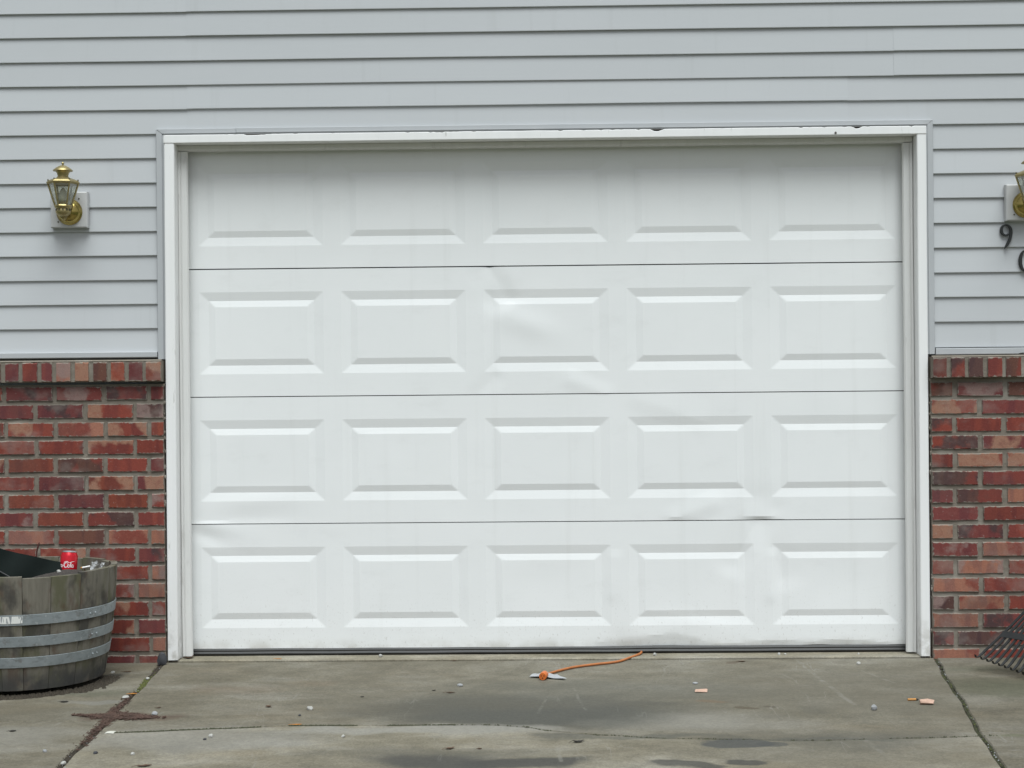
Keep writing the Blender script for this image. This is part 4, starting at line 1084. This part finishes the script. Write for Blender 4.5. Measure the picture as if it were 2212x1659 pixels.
for z0, z1 in ((0.268, 0.308), (0.186, 0.2255), (0.1065, 0.146)):
    z0 -= BZ; z1 -= BZ; b = MB()
    b.lathe([(RZ(z0) + 0.001, z0), (RZ(z0) + 0.0042, z0 + 0.001), (RZ((z0 + z1) / 2) + 0.0042, (z0 + z1) / 2), (RZ(z1) + 0.0042, z1 - 0.001), (RZ(z1) + 0.001, z1)], seg=96, caps=False)
    h = b.obj('hoop', M['zinc'], barrel, 40); hoops.append(h)
    # riveted lap
    la = rad(-30) if z0 > 0.22 else rad(-27 if z0 > 0.14 else -24)
    b = MB(); vs = []
    for q in range(5):
        ang = la + rad(9) * q / 4
        for zz, rr in ((z0 + 0.002, 0.0043), (z0 + 0.002, 0.0058), (z1 - 0.002, 0.0058), (z1 - 0.002, 0.0043)):
            r = RZ(zz) + rr; vs.append((r * math.cos(ang), r * math.sin(ang), zz))
    b.add(vs, [(i * 4 + k, (i + 1) * 4 + k, (i + 1) * 4 + k + 1, i * 4 + k + 1) for i in range(4) for k in range(3)] + [(0, 1, 2, 3), (16, 17, 18, 19)])
    for q in (1, 3):
        ang = la + rad(9) * q / 4; zz = (z0 + z1) / 2; r = RZ(zz) + 0.0055
        b.lathe([(0.0045, -0.003), (0.0045, 0.0), (0.003, 0.003), (0.0, 0.003)], (r * math.cos(ang), r * math.sin(ang), zz), 8)
    b.obj('hoop_lap', M['zinc'], h)
# paper label on the upper hoop
b = MB(); vs = []; z0, z1 = 0.2765 - BZ, 0.3035 - BZ
for q in range(7):
    ang = rad(-86) + rad(13.5) * q / 6
    for zz, rr in ((z0, 0.0050), (z1, 0.0050)):
        r = RZ(zz) + rr; vs.append((r * math.cos(ang), r * math.sin(ang), zz + (0.001 if q in (0, 6) and zz == z0 else 0)))
vs2 = [(v[0] * 0.998, v[1] * 0.998, v[2]) for v in vs]
b.add(vs + vs2, [(2 * i, 2 * i + 2, 2 * i + 3, 2 * i + 1) for i in range(6)] + [(14 + 2 * i, 14 + 2 * i + 1, 14 + 2 * i + 3, 14 + 2 * i + 2) for i in range(6)])
b.obj('sticker', M['label'], hoops[0])
# soil, mounded under the can
def soilz(x, y):
    return 0.388 - BZ + 0.044 * math.exp(-((x - 0.15) / 0.12) ** 2 - ((y - 0.04) / 0.10) ** 2) + 0.008 * mn.noise(Vector((x * 14, y * 14, 0))) + 0.004 * mn.noise(Vector((x * 45, y * 45, 1)))
b = MB(); vs = [(0, 0, soilz(0, 0))]; rings, seg = 12, 40
for i in range(1, rings + 1):
    for k in range(seg):
        r = 0.318 * i / rings; an = 2 * math.pi * k / seg; vs.append((r * math.cos(an), r * math.sin(an), soilz(r * math.cos(an), r * math.sin(an))))
fs = [(0, 1 + k, 1 + (k + 1) % seg) for k in range(seg)] + [(1 + (i - 1) * seg + k, 1 + i * seg + k, 1 + i * seg + (k + 1) % seg, 1 + (i - 1) * seg + (k + 1) % seg) for i in range(1, rings) for k in range(seg)]
b.add(vs, fs); b.obj('soil', M['soil'], barrel, True)
# earth washed out round the foot
random.seed(11)
pts = []
for k in range(1500):
    an = random.uniform(rad(-125), rad(10)); r = 0.288 + abs(random.gauss(0, 0.009)) + (0.05 * random.random() if an > rad(-38) else 0)
    pts.append((BX + r * math.cos(an), BY + r * math.sin(an)))
o = crumbs('spilled_soil', M['dirt'], pts, 0.006, 0.015, None, 0.004)
tag(o, 'dark spilled soil along the foot of the barrel planter', 'soil')

# black plastic tray stuck in the barrel, tilted
def sheet(corners, nu, nv, th, bulge, name, mat, parent=None, smooth=True):
    a, b_, c_, d_ = [Vector(p) for p in corners]; vs = []; nrm = (b_ - a).cross(d_ - a).normalized()
    for j in range(nv + 1):
        for i in range(nu + 1):
            u, v = i / nu, j / nv; p = (a * (1 - u) + b_ * u) * (1 - v) + (d_ * (1 - u) + c_ * u) * v
            vs.append(p + nrm * bulge(u, v))
    m = len(vs); vs += [p - nrm * th for p in vs]; w = nu + 1; fs = []
    for j in range(nv):
        for i in range(nu):
            q = (j * w + i, j * w + i + 1, (j + 1) * w + i + 1, (j + 1) * w + i); fs += [q, tuple(m + x for x in q[::-1])]
    edge = [i for i in range(w)] + [j * w + nu for j in range(1, nv + 1)] + [nv * w + i for i in range(nu - 1, -1, -1)] + [j * w for j in range(nv - 1, 0, -1)]
    fs += [(edge[k], edge[(k + 1) % len(edge)], m + edge[(k + 1) % len(edge)], m + edge[k]) for k in range(len(edge))]
    b = MB(); b.add(vs, fs); return b.obj(name, mat, parent, 50 if smooth else False)
tray = thing('plastic_tray', 'black plastic plant tray standing tilted in the barrel planter', 'tray', (BX, BY, 0.40))
sheet([(-0.095, -0.02, 0.124), (0.135, 0.05, 0.058), (0.150, 0.03, -0.02), (-0.105, -0.07, -0.02)], 14, 8, 0.003, lambda u, v: 0.018 * math.sin(math.pi * u) + 0.006 * math.sin(9 * u + 3 * v), 'tray_wall', M['blackplastic'], tray)
sheet([(-0.180, -0.135, 0.080), (-0.105, -0.125, 0.076), (0.020, -0.145, 0.012), (-0.180, -0.175, 0.000)], 10, 6, 0.004, lambda u, v: 0.008 * math.sin(3 * u), 'tray_rim', M['blackplastic'], tray)
b = MB(); b.tube(catmull([(-0.21, -0.150, 0.083), (-0.130, -0.132, 0.083), (-0.100, -0.135, 0.074), (-0.055, -0.145, 0.052), (-0.010, -0.155, 0.030), (0.02, -0.165, 0.012)], 5), 0.0028, 6)
b.obj('rim_bead', M['rake'], tray, True)
pot = MB(); pot.lathe([(0.0, 0.0), (0.060, 0.0), (0.075, 0.035), (0.079, 0.036), (0.079, 0.042), (0.073, 0.042), (0.058, 0.006), (0.0, 0.006)], seg=28)
o = pot.obj('plastic_saucer', M['blueplastic'], None, 40); o.location = (BX - 0.135, BY - 0.215, 0.408); o.rotation_euler = (rad(8), rad(4), 0)
tag(o, 'dark blue plastic saucer in front of the black tray in the barrel', 'saucer')

# red soda can, sunk in the soil
can = thing('soda_can', 'red soda can with white script lettering standing in the barrel soil', 'soda can', (-1.884, -0.345, 0.380))
can.rotation_euler = (rad(-4), rad(3), 0)
CR_ = 0.0333
b = MB(); b.lathe([(0.0, 0.004), (0.022, 0.0), (0.026, 0.0), (CR_ - 0.001, 0.010), (CR_, 0.014), (CR_, 0.101), (CR_ - 0.002, 0.106), (0.0285, 0.1145), (0.0275, 0.1165)], seg=48, caps=False)
b.obj('can_body', M['canred'], can, 40)
b = MB(); b.lathe([(0.0275, 0.1160), (0.0285, 0.1185), (0.0280, 0.1205), (0.0262, 0.1205), (0.0255, 0.1160), (0.0, 0.1160)], seg=40, caps=False)
lid = b.obj('can_lid', M['alu'], can, 40)
b = MB(); b.box(-0.008, 0.008, -0.002, 0.018, 0.1170, 0.1182); b.obj('pull_tab', M['alu'], lid)
# script lettering: strokes in millimetres (x, z, width), wrapped round the can
def arc(cx, cz, rx, rz, a0, a1, w0, w1, n=14):
    return [(cx + rx * math.cos(rad(a0 + (a1 - a0) * i / n)), cz + rz * math.sin(rad(a0 + (a1 - a0) * i / n)), w0 + (w1 - w0) * abs(math.sin(math.pi * i / n))) for i in range(n + 1)]
def bigC(x): return [arc(x + 8, 10, 7, 10, 60, 330, 1.2, 3.6, 22), arc(x + 12, 15, 4.5, 4, -60, 200, 1.0, 1.6, 14)]
def let_o(x): return [arc(x + 4.5, 5.5, 4, 5.2, 0, 360, 1.4, 2.8, 18)]
def let_c(x): return [arc(x + 4.5, 5.5, 4, 5.2, 50, 320, 1.2, 2.8, 16)]
def let_l(x): return [catmull([(x + 1, 2, 1.2), (x + 4.5, 12, 1.4), (x + 4.5, 19, 1.4), (x + 2.6, 18, 1.6), (x + 2.2, 8, 2.4), (x + 3, 1.5, 2.2), (x + 5.5, 2, 1.2)], 4)]
def let_a(x): return [arc(x + 4.3, 5.5, 3.8, 5.2, 0, 360, 1.4, 2.6, 18), catmull([(x + 8.2, 10.5, 1.8), (x + 8.0, 4, 2.2), (x + 9.2, 0.8, 1.8), (x + 11, 2, 1.0)], 4)]
strokes = []
xx = 0
for fn, adv in ((bigC, 15.5), (let_o, 8.6), (let_c, 8.2), (let_a, 11.5)): strokes += fn(xx); xx += adv
strokes.append([(xx - 1, 6, 1.6), (xx + 3.5, 7, 1.6)]); xx += 4.5
for fn, adv in ((bigC, 15.5), (let_o, 8.8), (let_l, 5.8), (let_a, 11)): strokes += fn(xx); xx += adv
strokes.append(catmull([(48, 20.0, 1.0), (60, 24, 2.2), (70, 19, 1.4), (82, 23, 2.0), (92, 24, 0.8)], 6))
b = MB(); X0 = 58.0; sc_ = 0.98
for st_ in strokes:
    n = len(st_); vs = []
    for i in range(n):
        a_, c_ = st_[max(i - 1, 0)], st_[min(i + 1, n - 1)]
        dx, dz = c_[0] - a_[0], c_[1] - a_[1]; L_ = math.hypot(dx, dz) or 1; nx_, nz_ = -dz / L_, dx / L_
        for sgn in (1, -1):
            X_, Z_ = (st_[i][0] + sgn * nx_ * st_[i][2] / 2 - X0) * sc_ / 1000, (st_[i][1] + sgn * nz_ * st_[i][2] / 2) * sc_ / 1000
            th = X_ / CR_ - math.pi / 2
            for rr in (CR_ + 0.00035, CR_ - 0.0002):
                vs.append((rr * math.cos(th), rr * math.sin(th), 0.058 + Z_))
    b.add(vs, [(4 * i, 4 * i + 2, 4 * i + 6, 4 * i + 4) for i in range(n - 1)] + [(4 * i, 4 * i + 4, 4 * i + 5, 4 * i + 1) for i in range(n - 1)] + [(4 * i + 2, 4 * i + 3, 4 * i + 7, 4 * i + 6) for i in range(n - 1)])
b.obj('script_lettering', M['canwhite'], can)

# other bits in the barrel
def stone(name, x, y, z, sx, sy, sz, mat, label, seed, cat='pebble', group=None, rz=None):
    rnd = random.Random(seed); bm = bmesh.new(); bmesh.ops.create_icosphere(bm, subdivisions=2, radius=1.0)
    off = Vector((seed * 3.1, seed * 1.7, 0))
    for v in bm.verts:
        d = 1 + 0.30 * mn.noise(v.co * 1.1 + off) + 0.12 * mn.noise(v.co * 2.7 + off)
        v.co = Vector((v.co.x * d * sx, v.co.y * d * sy, max(v.co.z * d, -0.55) * sz))
    zmin = min(v.co.z for v in bm.verts)
    for v in bm.verts: v.co.z -= zmin
    me = bpy.data.meshes.new(name); bm.to_mesh(me); bm.free(); me.materials.append(mat)
    me.polygons.foreach_set('use_smooth', [True] * len(me.polygons)); me.set_sharp_from_angle(angle=rad(28))
    o = link(name, me); o.location = (x, y, z); o.rotation_euler = (0, 0, rnd.uniform(0, 6.3) if rz is None else rz)
    return tag(o, label, cat, group)
stone('pebble', -1.900, -0.40, 0.422, 0.010, 0.009, 0.008, M['white_stone'], 'white pebble on the barrel soil just below the soda can', 3)
cig = thing('cigarette', 'white cigarette lying on the barrel soil right of the soda can', 'cigarette', (-1.803, -0.37, 0.440)); cig.rotation_euler = (0, rad(-9), rad(14))
b = MB(); b.tube([(-0.014, 0, 0), (0.017, 0, 0)], 0.0036, 10); b.obj('paper_tube', M['cigpaper'], cig, 40)
b = MB(); b.tube([(-0.019, 0, 0), (-0.014, 0, 0)], 0.0037, 10); b.obj('filter', M['filter'], cig, 40)
b = MB(); b.tube([(0.0, 0.01, -0.055), (0.002, 0.004, -0.0035)], [0.002, 0.002], 6); 
o = b.obj('twig', M['twig']); o.location = (-1.812, -0.366, 0.440); tag(o, 'short dark twig stub under the cigarette in the barrel', 'twig')
b = MB(); vs = []; random.seed(5)
for j in range(9):
    for i in range(9):
        u, v = i / 8 - .5, j / 8 - .5
        vs.append((u * 0.055 + 0.006 * mn.noise(Vector((u * 9, v * 9, 1))), v * 0.03 + 0.010 * mn.noise(Vector((u * 8, v * 8, 5))), 0.055 * (v + 0.5) + 0.014 * mn.noise(Vector((u * 11, v * 11, 3)))))
b.add(vs, [(j * 9 + i, j * 9 + i + 1, (j + 1) * 9 + i + 1, (j + 1) * 9 + i) for j in range(8) for i in range(8)])
o = b.obj('plastic_wrapper', M['wrap'], None, False, False); o.location = (-1.752, -0.385, 0.405); tag(o, 'crumpled clear plastic wrapper in the barrel near its right rim', 'wrapper')
b = MB(); b.tube(catmull([(0, 0, 0), (0.006, 0.003, 0.035), (0.010, 0.002, 0.075), (0.021, 0.0, 0.112)], 4), [0.0032] * 12 + [0.0012], 6)
o = b.obj('twig', M['twig'], None, True); o.location = (-2.022, -0.33, 0.425); tag(o, 'thin red brown twig sticking up behind the black tray', 'twig')

# ================================================================== LEAF RAKE
rk = thing('leaf_rake', 'black leaf rake leaning by the right brick wall, tines down', 'rake', (1.738, -0.30, 0.052))
tv = Vector((0.60, -0.75, -0.165)).normalized(); av = Vector((0.40, 0.19, 0.85)); av = (av - tv * av.dot(tv)).normalized(); nv = tv.cross(av).normalized()
if nv.y > 0: nv = -nv
NT_ = 19; W_ = 0.027 * (NT_ - 1); APX = 0.56
apex = tv * (W_ / 2) + av * APX
HUB = 0.40
def tine_pt(k, s):
    """s metres from the tip along tine k"""
    p0 = tv * (0.027 * k); d = (apex - p0); L_ = d.length; d = d / L_
    bow = -0.010 * math.sin(math.pi * min(1, s / HUB))
    return p0 + d * s + nv * bow
for k in range(NT_):
    pts = [tine_pt(k, 0) + nv * 0.030 - av * 0.004, tine_pt(k, 0) + nv * 0.020 - av * 0.012, tine_pt(k, 0.002) + nv * 0.006 - av * 0.006] + [tine_pt(k, s) for s in (0.02, 0.06, 0.10, 0.14, 0.18, 0.24, 0.30, 0.36, HUB)]
    # flat strip tine
    b = MB(); vs = []
    for i, p in enumerate(pts):
        w = 0.0052 if i > 2 else 0.0040; th = 0.0024
        for a_, c_ in ((-1, -1), (1, -1), (1, 1), (-1, 1)): vs.append(p + tv * w * a_ + nv * th * c_)
    n = len(pts)
    b.add(vs, [(i * 4 + q, i * 4 + (q + 1) % 4, (i + 1) * 4 + (q + 1) % 4, (i + 1) * 4 + q) for i in range(n - 1) for q in range(4)] + [(0, 1, 2, 3), ((n - 1) * 4, (n - 1) * 4 + 1, (n - 1) * 4 + 2, (n - 1) * 4 + 3)])
    b.obj('tine', M['rake'], rk)
for s, hw in ((0.125, 0.013), (0.27, 0.010)):
    b = MB(); vs = []; n = NT_ * 2 - 1
    for i in range(n):
        kk = i / 2; p = tine_pt(kk, s + 0.012 * math.sin(math.pi * i / (n - 1))) + nv * 0.003
        for a_, c_ in ((-1, 0), (1, 0), (1, 0.0045), (-1, 0.0045)): vs.append(p + av * hw * a_ + nv * c_)
    b.add(vs, [(i * 4 + q, i * 4 + (q + 1) % 4, (i + 1) * 4 + (q + 1) % 4, (i + 1) * 4 + q) for i in range(n - 1) for q in range(4)] + [(0, 1, 2, 3), ((n - 1) * 4, (n - 1) * 4 + 1, (n - 1) * 4 + 2, (n - 1) * 4 + 3)])
    b.obj('cross_brace', M['rake'], rk)
b = MB(); b.tube([tv * W_ / 2 + av * 0.36, tv * W_ / 2 + av * 0.42, tv * W_ / 2 + av * 0.50, tv * W_ / 2 + av * 0.56], [0.062, 0.040, 0.020, 0.018], 10); b.obj('hub', M['rake'], rk, 40)
b = MB(); b.tube([tv * W_ / 2 + av * 0.50, tv * W_ / 2 + av * 1.35], 0.0125, 12); b.obj('handle', M['handle'], rk, True)

# ================================================================== ORANGE EXTENSION CORD
cord = thing('extension_cord', 'orange extension cord running out from under the garage door', 'cord')
H = lambda x, y, r: (x, y, gz(y) + r)
cp = [(0.44, 0.16, 0.013), (0.426, 0.085, 0.012), (0.415, 0.03, 0.010), (0.369, -0.033, 0.006), (0.312, -0.115, 0.006), (0.221, -0.164, 0.006), (0.135, -0.216, 0.006), (0.076, -0.277, 0.006), (0.040, -0.325, 0.006), (0.022, -0.365, 0.010), (0.012, -0.395, 0.014)]
b = MB(); b.tube(catmull([H(*p) for p in cp], 6), 0.0050, 10); b.obj('cable', M['cable'], cord, True)
b = MB(); q0, q1 = Vector(H(0.013, -0.392, 0.0145)), Vector(H(0.004, -0.440, 0.0155)); dv = (q1 - q0).normalized()
b.tube([q0 - dv * 0.022, q0 - dv * 0.004, q0, q0 + dv * 0.004, q1 - dv * 0.002, q1], [0.0065, 0.0085, 0.0120, 0.0148, 0.0150, 0.0140], 18)
cn = b.obj('connector', M['orange'], cord, 40)
sx = dv.cross(Vector((0, 0, 1))).normalized(); sz = sx.cross(dv)
for u, v, w, h in ((-0.0055, 0.003, 0.0013, 0.0035), (0.0055, 0.003, 0.0013, 0.0035), (0.0, -0.006, 0.0024, 0.0022)):
    b = MB(); p = q1 + sx * u + sz * v + dv * 0.0006
    b.add([p + sx * w * a_ + sz * h * c_ for a_, c_ in ((-1, -1), (1, -1), (1, 1), (-1, 1))] + [p - dv * 0.004 + sx * w * a_ + sz * h * c_ for a_, c_ in ((-1, -1), (1, -1), (1, 1), (-1, 1))],
          [(0, 1, 2, 3), (0, 4, 5, 1), (1, 5, 6, 2), (2, 6, 7, 3), (3, 7, 4, 0)])
    b.obj('socket_slot', M['slot'], cn)
tp = sheet([H(-0.048, -0.390, 0.003), H(0.098, -0.438, 0.003), H(0.062, -0.345, 0.004), H(-0.024, -0.335, 0.006)], 16, 8, 0.0008,
           lambda u, v: 0.005 * math.exp(-((u - 0.42) / 0.16) ** 2) + 0.004 * math.sin(8 * u + 4 * v) * (0.4 + 0.6 * v) + 0.003, 'torn_tape', M['tape'], None, False)
tag(tp, 'torn piece of grey tape lying under the orange cord connector', 'tape')

# ================================================================== SMALL THINGS ON THE CONCRETE
GW = 'pale pebbles on the concrete'
def peb(x, y, s, mat, label, seed, z=None, fl=0.7): 
    return stone('pebble', x, y, (gz(y) if z is None else z) - 0.0005, s * 0.88, s * 0.72, s * 0.88 * fl, M[mat], label, seed, 'pebble', GW)
peb(-1.733, -0.253, 0.010, 'white_stone', 'white pebble on the concrete just right of the barrel foot', 11)
peb(-1.729, -0.417, 0.008, 'white_stone', 'small white pebble on the concrete in front of the barrel foot', 12)
peb(-1.556, -0.700, 0.017, 'white_stone', 'largest white stone lying in the mossy left joint', 13, None, 0.45)
peb(-1.560, -0.372, 0.009, 'white_stone', 'white pebble in the left joint just beyond the moss', 14)
peb(-1.378, -0.964, 0.013, 'grey_stone', 'pale grey pebble at the right tip of the brown litter', 15)
peb(-1.106, -1.283, 0.012, 'white_stone', 'white pebble in the near left part of the driveway, before the long crack', 16)
peb(-1.118, -1.320, 0.007, 'dark_stone', 'tiny dark pebble beside the white one before the crack', 17)
peb(-1.309, -1.500, 0.009, 'white_stone', 'white pebble alone at the near left edge of the driveway', 18)
peb(-1.432, -1.487, 0.009, 'dark_stone', 'dark pebble near the left joint at the picture foot', 19)
peb(-1.604, -1.461, 0.009, 'grey_stone', 'grey pebble on the left slab at the picture foot', 20)
peb(-1.496, -1.610, 0.011, 'white_stone', 'white stone in the left joint at the bottom edge of the picture', 21)
peb(-2.096, -0.775, 0.012, 'grey_stone', 'grey pebble at the picture edge in front of the barrel', 22)
peb(-0.833, -0.902, 0.014, 'white_stone', 'pale angular stone left of centre on the driveway, beyond the crack', 23)
peb(-0.855, -0.995, 0.007, 'dark_stone', 'dark speck of stone just before the pale angular one', 24)
peb(-0.314, -0.529, 0.015, 'grey_stone', 'flat pale grey stone left of the cord connector', 25, None, 0.5)
peb(-0.662, -1.292, 0.009, 'white_stone', 'white pebble just before the crack left of centre', 26)
peb(-0.678, 0.022, 0.011, 'white_stone', 'white pebble against the door seal left of centre', 27, 0.004, 0.9)
peb(0.476, 0.018, 0.010, 'white_stone', 'white pebble against the door seal next to the orange cord', 28, 0.004, 0.9)
peb(0.996, 0.018, 0.008, 'white_stone', 'larger of two white pebbles against the seal right of centre', 29, 0.004, 0.9)
peb(1.022, 0.016, 0.006, 'white_stone', 'smaller of two white pebbles against the seal right of centre', 30, 0.004, 0.9)
peb(1.328, 0.018, 0.006, 'white_stone', 'tiny white pebble at the seal near the right jamb', 31, 0.004, 0.8)
peb(1.289, -0.165, 0.011, 'white_stone', 'pale pebble on the driveway near the right jamb', 32)
peb(1.174, -0.955, 0.013, 'grey_stone', 'upright grey pebble in the right part of the driveway', 33, None, 1.1)
peb(0.590, -0.512, 0.013, 'grey_stone', 'flat grey stone just beyond the oblong pink brick chip', 34, None, 0.45)
def chip(x, y, z, sx, sy, sz, mat, label, seed, cat, group, rz):
    rnd = random.Random(seed); bm = bmesh.new()
    for k in range(16):
        px_, py_, pz_ = rnd.uniform(-1, 1), rnd.uniform(-1, 1), rnd.uniform(0, 1) ** 0.7
        m = max(abs(px_), abs(py_)) or 1; q = rnd.uniform(0.75, 1.0) / m
        bm.verts.new((px_ * q * sx, py_ * q * sy, pz_ * sz * (1.0 if k % 3 else 0.4)))
    res = bmesh.ops.convex_hull(bm, input=bm.verts)
    bmesh.ops.delete(bm, geom=[g for g in res['geom_interior'] if isinstance(g, bmesh.types.BMVert)], context='VERTS')
    zm = min(v.co.z for v in bm.verts)
    for v in bm.verts: v.co.z -= zm
    me = bpy.data.meshes.new('brick_chip'); bm.to_mesh(me); bm.free(); me.materials.append(mat)
    o = link('brick_chip', me); o.location = (x, y, z); o.rotation_euler = (0, 0, rz)
    return tag(o, label, cat, group)
stone('rubber_plug', -1.573, -0.094, -0.002, 0.021, 0.014, 0.033, M['dark_stone'], 'dark oval stone standing at the brick corner where the left joint begins', 41, 'stone', None, 0.2).name = 'dark_stone'
chip(0.596, -0.655, gz(-0.655), 0.027, 0.013, 0.013, M['pink_brick'], 'oblong pink brick chip in the middle right of the driveway', 42, 'brick chip', 'pink brick chips', 0.05)
chip(1.382, -0.873, gz(-0.873), 0.029, 0.018, 0.021, M['pink_brick'], 'peaked pink brick chip beside the cigarette butt', 43, 'brick chip', 'pink brick chips', 0.3)
b = MB(); b.tube([(-0.020, 0, 0), (0.010, 0, 0)], 0.0042, 10); 
o = thing('cigarette_butt', 'tan cigarette butt on the driveway near the right joint', 'cigarette butt', (1.347, -0.813, gz(-0.813) + 0.0042)); b.obj('filter', M['filter'], o, 40); o.rotation_euler = (0, 0, 0.05)
b = MB(); b.tube([(0.010, 0, 0), (0.016, 0.001, 0), (0.019, 0.001, -0.001)], [0.0042, 0.0036, 0.002], 10); b.obj('burnt_end', M['leafd'], o, 40)
sh = sheet([H(-1.478, -1.236, 0.0015), H(-1.449, -1.232, 0.0015), H(-1.447, -1.206, 0.003), H(-1.476, -1.210, 0.002)], 3, 2, 0.0006, lambda u, v: 0.001 * math.sin(4 * u), 'paper_scrap', M['paper'], None, False)
tag(sh, 'small square scrap of cream paper beside the left joint', 'paper scrap')

def leaf(x, y, L, w, rz, mat, label, seed, z=None, curl=0.25, cat='leaf'):
    rnd = random.Random(seed); n = 7; vs = []
    for i in range(n + 1):
        u = i / n; hw = w / 2 * math.sin(math.pi * min(1, u * 0.92 + 0.05)) ** 0.8 * (1 + 0.25 * rnd.uniform(-1, 1))
        zc = L * curl * (u - 0.5) ** 2 * rnd.uniform(0.7, 1.3) + 0.0015
        for s, zz in ((-1, hw * 0.55), (0, 0), (1, hw * 0.45)): vs.append(((u - 0.5) * L, s * hw, zc + zz * 0.7))
    m = len(vs); vs += [(a_, c_, d_ - 0.0009) for a_, c_, d_ in vs]
    fs = []
    for i in range(n):
        for k in range(2):
            q = (i * 3 + k, i * 3 + k + 1, i * 3 + k + 4, i * 3 + k + 3); fs += [q, tuple(m + v for v in q[::-1])]
        fs += [(i * 3, i * 3 + 3, m + i * 3 + 3, m + i * 3), (i * 3 + 2, m + i * 3 + 2, m + i * 3 + 5, i * 3 + 5)]
    b = MB(); b.add(vs, fs); b.tube([(-L / 2, 0, 0.002 + L * curl * 0.25), (-L / 2 - 0.35 * L, 0.03 * L, 0.002)], [0.0009, 0.0006], 5)
    o = b.obj('leaf', M[mat]); o.location = (x, y, gz(y) if z is None else z); o.rotation_euler = (0, 0, rz)
    return tag(o, label, cat, 'dead leaves on the concrete')
leaf(-1.766, -0.764, 0.030, 0.016, 0.1, 'leafd', 'dark leaf on the left slab in front of the barrel', 1)
leaf(-1.804, -1.195, 0.024, 0.014, 0.2, 'leafd', 'dark leaf lowest on the left slab near the picture edge', 2)
leaf(-1.679, -0.237, 0.032, 0.014, 0.0, 'leafb', 'flat brown leaf on the concrete between barrel and brick corner', 3)
leaf(-1.389, -0.865, 0.018, 0.010, 0.4, 'leafb', 'small brown leaf on the driveway above the right end of the litter', 4)
leaf(-0.991, -0.859, 0.024, 0.018, 2.4, 'leafb', 'curled brown leaf left of the pale angular stone', 5, None, 0.5)
leaf(-0.362, -0.055, 0.020, 0.015, 0.3, 'leafb', 'brown leaf on the driveway edge left of the cord', 6, None, 0.5)
leaf(-0.407, -0.606, 0.014, 0.010, 0.8, 'leafd', 'tiny dark leaf just left of the flat grey stone', 7)
leaf(-0.343, -0.647, 0.034, 0.012, 0.05, 'leafb', 'thin brown leaf just before the flat grey stone', 8)
leaf(-0.297, -1.452, 0.034, 0.016, 0.5, 'leafb', 'larger of two brown leaves on the dark stain at the picture foot', 9, None, 0.5)
leaf(-0.201, -1.454, 0.014, 0.010, 0.3, 'leafb', 'smaller of two brown leaves on the dark stain at the picture foot', 10)
leaf(0.119, -1.376, 0.040, 0.020, 0.3, 'leafd', 'black curled leaf in the near middle of the driveway', 11, None, 0.6)
leaf(0.825, -0.104, 0.030, 0.014, 0.0, 'leafb', 'dark brown leaf near the door sill right of the cord', 12)
leaf(-1.234, -1.640, 0.045, 0.018, 0.3, 'leafb', 'reddish brown leaf at the bottom edge left of centre', 13)
leaf(-0.844, -1.128, 0.034, 0.011, 0.15, 'leafo', 'orange leaf lying on the long crack', 14)
leaf(-1.545, -0.640, 0.030, 0.012, 0.2, 'leafo', 'orange leaf lying in the mossy left joint', 15)
leaf(-1.104, -0.012, 0.026, 0.008, 0.05, 'leafo', 'thin orange leaf on the door sill at the left', 16, 0.004)
leaf(-0.667, -0.708, 0.012, 0.009, 0.3, 'leafd', 'tiny dark leaf in the left half of the driveway, alone', 17)
leaf(-1.487, 0.012, 0.040, 0.026, 0.5, 'leafb', 'dark curled leaf caught at the foot of the left stop strip', 18, 0.004, 0.9)
o = leaf(1.992, -0.045, 0.034, 0.022, 0.6, 'leafd', 'dark curled leaf caught on the brick ledge at the right', 19, 1.2475, 0.9); o.rotation_euler = (rad(55), rad(-25), 0.4)
